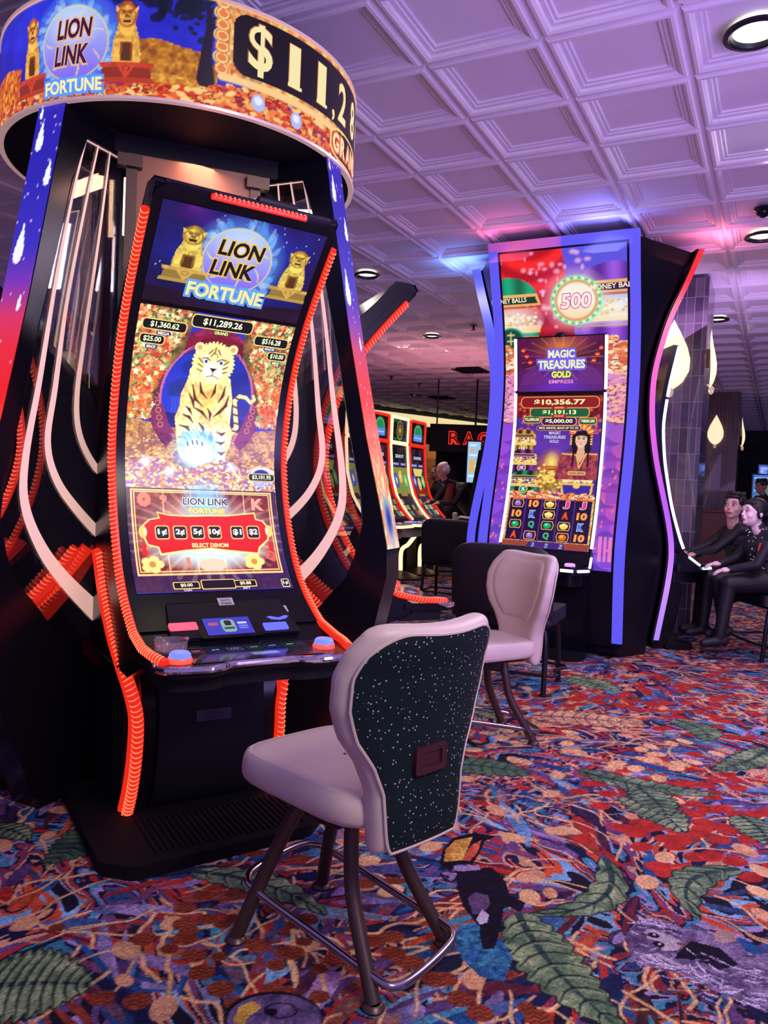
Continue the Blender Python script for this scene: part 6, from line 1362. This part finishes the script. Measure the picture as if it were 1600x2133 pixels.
def far_machine(label, loc, rz, kind):
    t = thing('far_slot_machine', label, 'slot machine', loc, rz, 'bank of far slot machines')
    fm = M['warmled'] if kind else M['red']
    prof_ = [(float(jy(z)),z) for z in np.linspace(.82,1.97,16)]+[(.20,1.97),(.22,.9),(.10,.72),(-.44,.72)]
    mb = MB(); mb.prism(prof_, lambda y,z,x:(x,y,z), -.33,.33); b = obj('cabinet', mb, M['black'], t)
    mb = MB(); mb.box((0,.11,2.18),(.64,.16,.40)); tp = obj('topper_box', mb, M['black'], t, bevel=.01)
    mb = MB(); FT_A[kind].mesh(mb, on_j, base=.012); obj('topper_screen', mb, M['led'], tp, smooth=False)
    mb = MB(); FM_A[kind].mesh(mb, on_j, base=.006); obj('main_screen', mb, M['led'], t, smooth=False)
    mb = MB(); P = rounded([(-.305,2.0),(.305,2.0),(.305,2.38),(-.305,2.38)],.03,3); mb.tube([(x,.01,z) for x,z in P],.025,8,closed=True); obj('topper_light_frame', mb, fm, tp)
    mb = MB(); z_ = np.linspace(.84,1.96,24); P = [(-.315,float(jy(z))-.012,z) for z in z_]+[(-.28,.0,1.985),(.28,.0,1.985)]+[(.315,float(jy(z))-.012,z) for z in z_[::-1]]; mb.tube(P,.022,8); obj('screen_light_frame', mb, fm, t)
    cs = rounded([(-.34,-.35),(-.34,-.68),(-.22,-.80),(.22,-.80),(.34,-.68),(.34,-.35)],.06,4)
    mb = MB(); mb.prism(cs, lambda x,y,z:(x,y,z), .77,.82); con = obj('console', mb, M['black'], t, bevel=.005)
    mb = MB(); mb.prism([(x*.9,(y+.2)*.75-.2) for x,y in cs], lambda x,y,z:(x,y,z), .62,.77); obj('console_underside', mb, mat('pale_grey_console_shell',(.35,.33,.34),.4,vary=.05), con, bevel=.02)
    mb = MB(); mb.tube([(x*1.01,y*1.01,.795) for x,y in cs[len(cs)//6:-len(cs)//6+1]],.020,8); obj('console_light_lip', mb, M['warmled'], con)
    mb = MB(); mb.lathe([(.035,.82),(.03,.835),(.001,.836)],16,c=(.15,-.62,0)); mb.box((-.05,-.56,.828),(.22,.10,.015)); obj('lit_buttons', mb, mat('lit_blue_console_keys',(.1,.1,.3),.3,emit=(.35,.35,1),strength=.8), con)
    mb = MB(); mb.tube(smooth_path([(0,-.62,.63),(0,-.52,.50),(0,-.42,.40),(0,-.42,.10)],6),.030,10); ped = obj('light_column', mb, M['warmled'], t)
    mb = MB(); mb.box((0,-.10,.40),(.36,.36,.80)); obj('base_cabinet', mb, M['matte'], t)
    mb = MB(); mb.lathe([(.30,.0),(.30,.03),(.12,.09),(.035,.12)],28,c=(0,-.42,0)); obj('pedestal_foot', mb, M['bronze'], t)
    return t
fa = R(65); fdx,fdy = math.cos(fa)*.72, math.sin(fa)*.72
ax,ay = .20,11.95
far_machine('far slot machine with a white light frame and a green coin topper, beside the pylon', (ax,ay,0), fa, 1)
far_machine('far slot machine with a red light frame, right of the white framed one', (ax+fdx,ay+fdy,0), fa, 0)
far_machine('far slot machine with a red light frame, seen through the pylon glass', (ax-fdx,ay-fdy,0), fa, 0)
far_machine('far slot machine with a white light frame, glimpsed through the pylon glass', (ax-2*fdx,ay-2*fdy,0), fa, 1)
# dark machine turned away, with a thin curved light edge, behind the tall tower
t = thing('turned_slot_machine','dark slot machine turned sideways with a thin pale curved edge, left of the tall tower','slot machine',(1.66,11.3,0),R(52))
z_ = np.linspace(.80,1.93,30); yy = lambda z: np.interp(z,[.80,.95,1.15,1.4,1.7,1.93],[-.30,-.16,-.02,.02,-.02,-.10])
mb = MB(); mb.prism([(float(yy(z)),z) for z in z_]+[(.16,1.9),(.34,.8),(.30,0),(-.10,0),(-.16,.6),(-.30,.74)], lambda y,z,x:(x,y,z),-.34,.34); obj('cabinet', mb, M['matte'], t)
mb = MB(); mb.tube([(-.345,float(yy(z))-.005,z) for z in z_[6:]],.008,6); obj('edge_light', mb, M['warmled'], t)
mb = MB(); mb.tube([(-.345,float(yy(z))-.005,z) for z in z_[:6]],.016,6); obj('lower_edge_light', mb, M['bluestrip'], t)
mb = MB(); mb.box((0,-.45,.74),(.70,.34,.06)); mb.tube([(-.34,-.62,.75),(.34,-.62,.75)],.018,8); obj('console', mb, M['matte'], t)
# cup on the far console
mb = MB(); mb.lathe([(.001,0),(.032,0),(.042,.11),(.038,.11)],16); mb.ball((0,0,.115),(.04,.04,.02),10); o = obj('drink_cup', mb, M['white'], loc=(ax+fdx+.62,ay+fdy-.42,.822)); tag(o,'white cup on the lit console of the far red framed machine','cup')

# ------------------------------------------------------------------ people
def figure(name, label, parts, head, hair=None, face=True, group=None, voxel=.011, extra=()):
    """parts: tapered limbs (p0,p1,r0,r1,colour); merged by remeshing into one continuous body"""
    mb = MB(); segs = []
    for p0,p1,r0,r1,c in parts:
        p0,p1 = np.array(p0,float),np.array(p1,float); n = max(3,int(np.linalg.norm(p1-p0)/.03)); tt = np.linspace(0,1,n+1)
        P = p0+(p1-p0)*tt[:,None]; mb.tube(P, r0+(r1-r0)*tt, 14); mb.ball(p0,r0*1.0,12); mb.ball(p1,r1*1.0,12); segs.append((p0,p1,r0,r1,c))
    hc,yaw,pitch,hs,skin = head
    Mh = rotz(yaw)@np.array([[1,0,0],[0,math.cos(pitch),-math.sin(pitch)],[0,math.sin(pitch),math.cos(pitch)]])   # face looks along local -Y
    hc = np.array(hc); H_ = lambda x,y,z: hc+Mh@np.array((x,y,z))*hs
    mb.ball(hc+Mh@np.array((0,.01,.02))*hs,(.075*hs,.092*hs,.098*hs),20,Mh); mb.ball(H_(0,-.025,-.045),(.058*hs,.062*hs,.070*hs),16,Mh)
    mb.ball(H_(0,-.070,-.088),(.024*hs,.020*hs,.018*hs),10,Mh); mb.tube([H_(0,-.085,.018),H_(0,-.098,-.012),H_(0,-.108,-.030)],[.008*hs,.011*hs,.014*hs],8)
    for s_ in (-1,1): mb.ball(H_(s_*.078,.012,-.008),(.012*hs,.022*hs,.032*hs),10,Mh); mb.ball(H_(s_*.036,-.060,-.030),(.026*hs,.022*hs,.024*hs),10,Mh); mb.ball(H_(s_*.030,-.078,.030),(.024*hs,.010*hs,.010*hs),8,Mh)
    mb.ball(H_(0,-.086,-.058),(.026*hs,.014*hs,.014*hs),10,Mh)
    me = bpy.data.meshes.new('tmp'); me.from_pydata(np.concatenate(mb.v).tolist(),[],mb.f); ob = bpy.data.objects.new('tmp',me); col.objects.link(ob)
    r_ = ob.modifiers.new('r','REMESH'); r_.mode = 'VOXEL'; r_.voxel_size = voxel*.8; s2 = ob.modifiers.new('s','SMOOTH'); s2.iterations = 3; s2.factor = .5
    dg = bpy.context.evaluated_depsgraph_get(); ev = ob.evaluated_get(dg); m2 = bpy.data.meshes.new_from_object(ev); bpy.data.objects.remove(ob)
    V = np.array([v.co[:] for v in m2.vertices]); best = np.full(len(V),1e9); C = np.zeros((len(V),3))
    for p0,p1,r0,r1,c in segs:
        d = p1-p0; L = d@d+1e-9; q = np.clip(((V-p0)@d)/L,0,1); dist = np.linalg.norm(V-p0-q[:,None]*d,axis=1)-(r0+(r1-r0)*q); m_ = dist < best; best[m_] = dist[m_]; C[m_] = lin(c)
    dh = np.linalg.norm((V-hc),axis=1)-.088*hs; m_ = dh < best; C[m_] = lin(skin)
    ca = m2.color_attributes.new('Col','FLOAT_COLOR','POINT'); C4 = np.ones((len(C),4)); C4[:,:3] = C; ca.data.foreach_set('color',C4.ravel())
    m2.materials.clear(); m2.materials.append(M['body']); m2.polygons.foreach_set('use_smooth',[True]*len(m2.polygons)); m2.name = name
    root = bpy.data.objects.new('person', m2); col.objects.link(root); tag(root,label,'person',group)
    ink = mat('dark_iris_and_brow',(.02,.012,.012),.35,vary=.1); lipm = mat('lips',(.30,.07,.08),.45,vary=.1); wh = mat('eye_white',(.7,.66,.66),.3,vary=.02)
    for s_ in (-1,1):
        q = MB(); q.ball(H_(s_*.031,-.0845,.010),(.015*hs,.006*hs,.0065*hs),10,Mh); e = obj('eye', q, wh, root)
        q = MB(); q.ball(H_(s_*.031-.002,-.0895,.010),(.0065*hs,.003*hs,.0065*hs),8,Mh); q.tube([H_(s_*.014,-.088,.0165),H_(s_*.031,-.0925,.0185),H_(s_*.048,-.082,.015)],.0018*hs,5); obj('iris', q, ink, e)
        q = MB(); q.tube([H_(s_*.014,-.092,.034),H_(s_*.031,-.094,.040),H_(s_*.050,-.082,.035)],[.002*hs,.0038*hs,.002*hs],6); obj('eyebrow', q, ink, root)
    q = MB(); q.tube([H_(-.022,-.092,-.060),H_(-.008,-.1005,-.056),H_(0,-.1005,-.058),H_(.008,-.1005,-.056),H_(.022,-.092,-.060)],[.002*hs,.0045*hs,.004*hs,.0045*hs,.002*hs],6); q.tube([H_(-.016,-.094,-.066),H_(0,-.1,-.068),H_(.016,-.094,-.066)],[.002*hs,.0045*hs,.002*hs],6); obj('mouth', q, lipm, root)
    if hair:
        hm, style = hair; q = MB()
        def cap(zc,y0,rx,ry,rz_): q.ball(H_(0,y0,zc),(rx*hs,ry*hs,rz_*hs),22,Mh)
        if style == 'short':
            cap(.052,.026,.084,.094,.082); q.ball(H_(0,-.040,.080),(.064*hs,.040*hs,.026*hs),14,Mh)
            for s_ in (-1,1): q.ball(H_(s_*.066,-.010,.050),(.022*hs,.05*hs,.045*hs),12,Mh)
            rd = random.Random(3)
            for k in range(16): a = rd.uniform(0,6.28); q.ball(H_(.055*math.cos(a),.02+.07*math.sin(a),.10+.018*rd.random()),(.026*hs,.026*hs,.020*hs),8,Mh)
        if style == 'bald': q.ball(H_(0,.050,.018),(.086*hs,.070*hs,.084*hs),16,Mh); [q.ball(H_(s_*.072,.020,.025),(.020*hs,.045*hs,.042*hs),10,Mh) for s_ in (-1,1)]; q.ball(H_(0,.03,.085),(.070*hs,.080*hs,.044*hs),14,Mh)
        if style == 'tied':
            cap(.044,.026,.087,.098,.090); q.ball(H_(0,-.036,.080),(.066*hs,.040*hs,.026*hs),12,Mh); q.ball(H_(0,.118,.00),(.040*hs,.035*hs,.04*hs),12,Mh)
            for s_ in (-1,1): q.ball(H_(s_*.070,.015,.010),(.018*hs,.040*hs,.060*hs),10,Mh)
        if style == 'bob': cap(.030,.030,.090,.095,.100); q.ball(H_(0,.06,-.05),(.085*hs,.055*hs,.10*hs),14,Mh)
        obj('hair', q, hm, root, angle=80)
    for nm,q,m_ in extra: obj(nm,q,m_,root)
    return root
def hand(parts, w, d, up, skin, s=1., curl=.6):
    """palm and five fingers as tapered segments: w wrist point, d pointing direction, up back-of-hand direction"""
    w = np.array(w,float); d = np.array(d,float); d /= np.linalg.norm(d); up = np.array(up,float); up -= d*(up@d); up /= np.linalg.norm(up); side = np.cross(d,up)
    parts.append((w,w+d*.045*s,.022*s,.026*s,skin)); k = w+d*.075*s
    for i,(o,L) in enumerate(((-.030,.070),(-.010,.080),(.010,.076),(.029,.060))):
        b = k+side*o*s; parts.append((w+d*.03*s+side*o*.7*s,b,.016*s,.0125*s,skin)); m_ = b+(d-up*curl*.5)*L*.5*s; e = m_+(d*.6-up*curl)*L*.45*s; parts.append((b,m_,.0105*s,.0095*s,skin)); parts.append((m_,e,.0095*s,.0075*s,skin))
    b = w+d*.02*s-side*.024*s; m_ = b+(d*.6-side*.8)*.035*s; parts.append((b,m_,.013*s,.011*s,skin)); parts.append((m_,m_+(d*.95-side*.2)*.032*s,.011*s,.009*s,skin))
black=(.075,.075,.10); dk=(.05,.05,.08); skw=(.97,.84,.84); skm=(.86,.66,.64)
# woman nearest, in profile, leaning her hands on her lap and the console
def arm(parts, sh, el, wr, c, r=(.052,.042,.032)): parts.append((sh,el,r[0],r[1],c)); parts.append((el,wr,r[1],r[2],c))
def seated(hip, chest, neck, knees, feet, c_top, c_leg, sx=.11):
    P = []; hip,chest,neck = map(np.array,(hip,chest,neck)); side = np.array((0.,1.,0.))
    P += [(hip+side*.07,hip-side*.07,.135,.135,c_leg),(hip+side*.03,chest,.135,.135,c_top),(hip-side*.03,chest,.135,.135,c_top),(chest+side*.09,chest-side*.09,.120,.120,c_top),(chest+side*.13+np.array((0,0,.09)),chest-side*.13+np.array((0,0,.09)),.075,.075,c_top)]
    P += [(chest+np.array((0,0,.10)),neck,.06,.050,c_top)]
    for s_,kn,ft in ((1,knees[0],feet[0]),(-1,knees[1],feet[1])):
        kn,ft = np.array(kn),np.array(ft); P += [(hip+side*s_*.08,kn,.098,.072,c_leg),(kn,ft+np.array((0,0,.07)),.066,.045,c_leg),(ft+np.array((.04,0,.035)),ft+np.array((-.13,0,.005)),.044,.036,dk)]
    return P
P = seated((3.30,6.56,.67),(3.22,6.52,.96),(3.16,6.50,1.13),((2.90,6.62,.66),(2.92,6.46,.64)),((2.97,6.62,.18),(2.86,6.44,.13)),(.09,.09,.13),dk)
arm(P,(3.22,6.38,1.05),(3.10,6.36,.82),(2.92,6.46,.76),(.09,.09,.13)); hand(P,(2.92,6.46,.76),(-1,.1,-.15),(0,0,1),skw); arm(P,(3.22,6.66,1.05),(3.08,6.72,.84),(2.93,6.66,.79),(.09,.09,.13)); hand(P,(2.93,6.66,.79),(-1,.1,-.1),(0,0,1),skw)
P.append(((3.155,6.50,1.10),(3.13,6.50,1.18),.045,.045,skw))
sp_m = mat('tiny_sequin',(.75,.78,.95),.12,.9,emit=(.7,.75,1),strength=.5,vary=.05); q = MB(); rd = random.Random(4)
for k in range(90):
    z = rd.uniform(.78,1.12); a = rd.uniform(3.4,5.9); c_ = np.array((3.30,6.55))+(np.array((3.17,6.51))-np.array((3.30,6.55)))*(z-.67)/.46; q.ball((c_[0]+.143*math.cos(a),c_[1]+.15*math.sin(a),z),.0042,6)
q2 = MB()
for dx in (-.03,.01,.05): q2.tube([(3.15+dx,6.372-dx*.3,.885),(3.14+dx,6.362-dx*.3,.95),(3.155+dx,6.365-dx*.3,1.0)],.009,6); 
q2.tube([(3.10,6.385,.88),(3.20,6.360,.87),(3.24,6.37,.90)],.010,6)
figure('person_body','woman in black sequinned jacket with red motif, seated in profile at the right edge',P,((3.105,6.49,1.245),-math.pi/2+.25,-.06,1.0,skw),(M['hair'],'tied'),extra=(('sequins',q,sp_m),('red_motif',q2,mat('red_embroidery',(.55,.03,.04),.5,vary=.2))))
P = seated((3.36,6.98,.67),(3.22,7.00,.98),(3.17,6.99,1.15),((2.96,7.06,.66),(2.94,6.90,.66)),((2.92,7.06,.14),(2.90,6.88,.14)),black,dk)
arm(P,(3.18,6.86,1.08),(2.98,6.90,.90),(2.84,6.98,.84),black); hand(P,(2.84,6.98,.84),(-1,.2,-.25),(0,0,1),skm); arm(P,(3.22,7.16,1.08),(3.02,7.22,.90),(2.84,7.18,.84),black); hand(P,(2.84,7.18,.84),(-1,0,-.25),(0,0,1),skm)
P.append(((3.165,6.99,1.12),(3.15,6.97,1.20),.052,.050,skm))
figure('person_body','man with short black hair and dark jacket, seated behind the woman, looking left',P,((3.165,6.98,1.285),-math.pi/2+.75,-.10,1.05,skm),(M['hair'],'short'))
# standing man leaning over the far machine, and the person behind him
def standing(x,y,lean,c_top,c_leg,skin,zs_=1.,face_=-1):
    B_ = np.array((x,y,0.)); f = np.array((face_*1.,-.3,0.)); f /= np.linalg.norm(f); s_ = np.array((-f[1],f[0],0)); hip = B_+np.array((0,0,.92)); chest = hip+f*lean*.75+np.array((0,0,.36)); nk = chest+f*lean*.5+np.array((0,0,.16)); P = []
    for k in (-1,1):
        P += [(hip+s_*.09*k,B_+s_*.10*k+f*.05+np.array((0,0,.48)),.10,.068,c_leg),(B_+s_*.10*k+f*.05+np.array((0,0,.48)),B_+s_*.10*k+np.array((0,0,.09)),.064,.045,c_leg),(B_+s_*.10*k+np.array((0,0,.05)),B_+s_*.10*k+f*.17+np.array((0,0,.035)),.045,.038,dk)]
    P += [(hip+s_*.07,hip-s_*.07,.13,.13,c_leg),(hip,chest,.155,.15,c_top),(chest+s_*.12,chest-s_*.12,.12,.12,c_top),(chest+s_*.17+np.array((0,0,.08)),chest-s_*.17+np.array((0,0,.08)),.075,.075,c_top),(chest+np.array((0,0,.08)),nk,.07,.055,c_top)]
    for k in (-1,1):
        sh = chest+s_*.20*k+np.array((0,0,.07)); el = sh+f*.16+np.array((0,0,-.26)); wr = el+f*.22+np.array((0,0,.02)); arm(P,sh,el,wr,c_top,(.055,.046,.034)); hand(P,wr,f+np.array((0,0,-.2)),(0,0,1),skin)
    P.append((nk,nk+f*.03+np.array((0,0,.06)),.05,.05,skin)); return P,nk+f*.05+np.array((0,0,.145)),chest,f
skp = (.80,.55,.50)
P,hc,chs,f_ = standing(1.46,11.9,.46,(.06,.06,.09),dk,skp)
q = MB(); q.tube([chs+f_*.135+np.array((0,-.06,.12)),chs+f_*.155+np.array((0,-.07,-.05)),chs+f_*.14+np.array((0,-.08,-.24))],[.05,.07,.06],12)
figure('person_body','white-haired man in dark jacket and red shirt, leaning at the far machines',P,(hc,-math.pi/2+.35,.35,1.05,skp),(M['greyhair'],'bald'),extra=(('red_shirt_front',q,mat('dark_red_shirt',(.22,.02,.02),.7,vary=.2)),))
P,hc,chs,f_ = standing(1.03,13.6,.10,(.05,.05,.09),dk,(.55,.36,.33))
figure('person_body','dark-haired person in dark clothes standing behind the white-haired man',P,(hc,-math.pi/2+.6,.2,1.0,(.55,.36,.33)),(M['hair'],'bob'))
P,hc,chs,f_ = standing(6.30,12.7,.08,(.06,.05,.07),dk,(.62,.42,.38))
figure('person_body','person in dark clothes standing far back at the right edge',P,(hc,-math.pi/2+.2,.1,1.0,(.62,.42,.38)),(M['hair'],'short'))
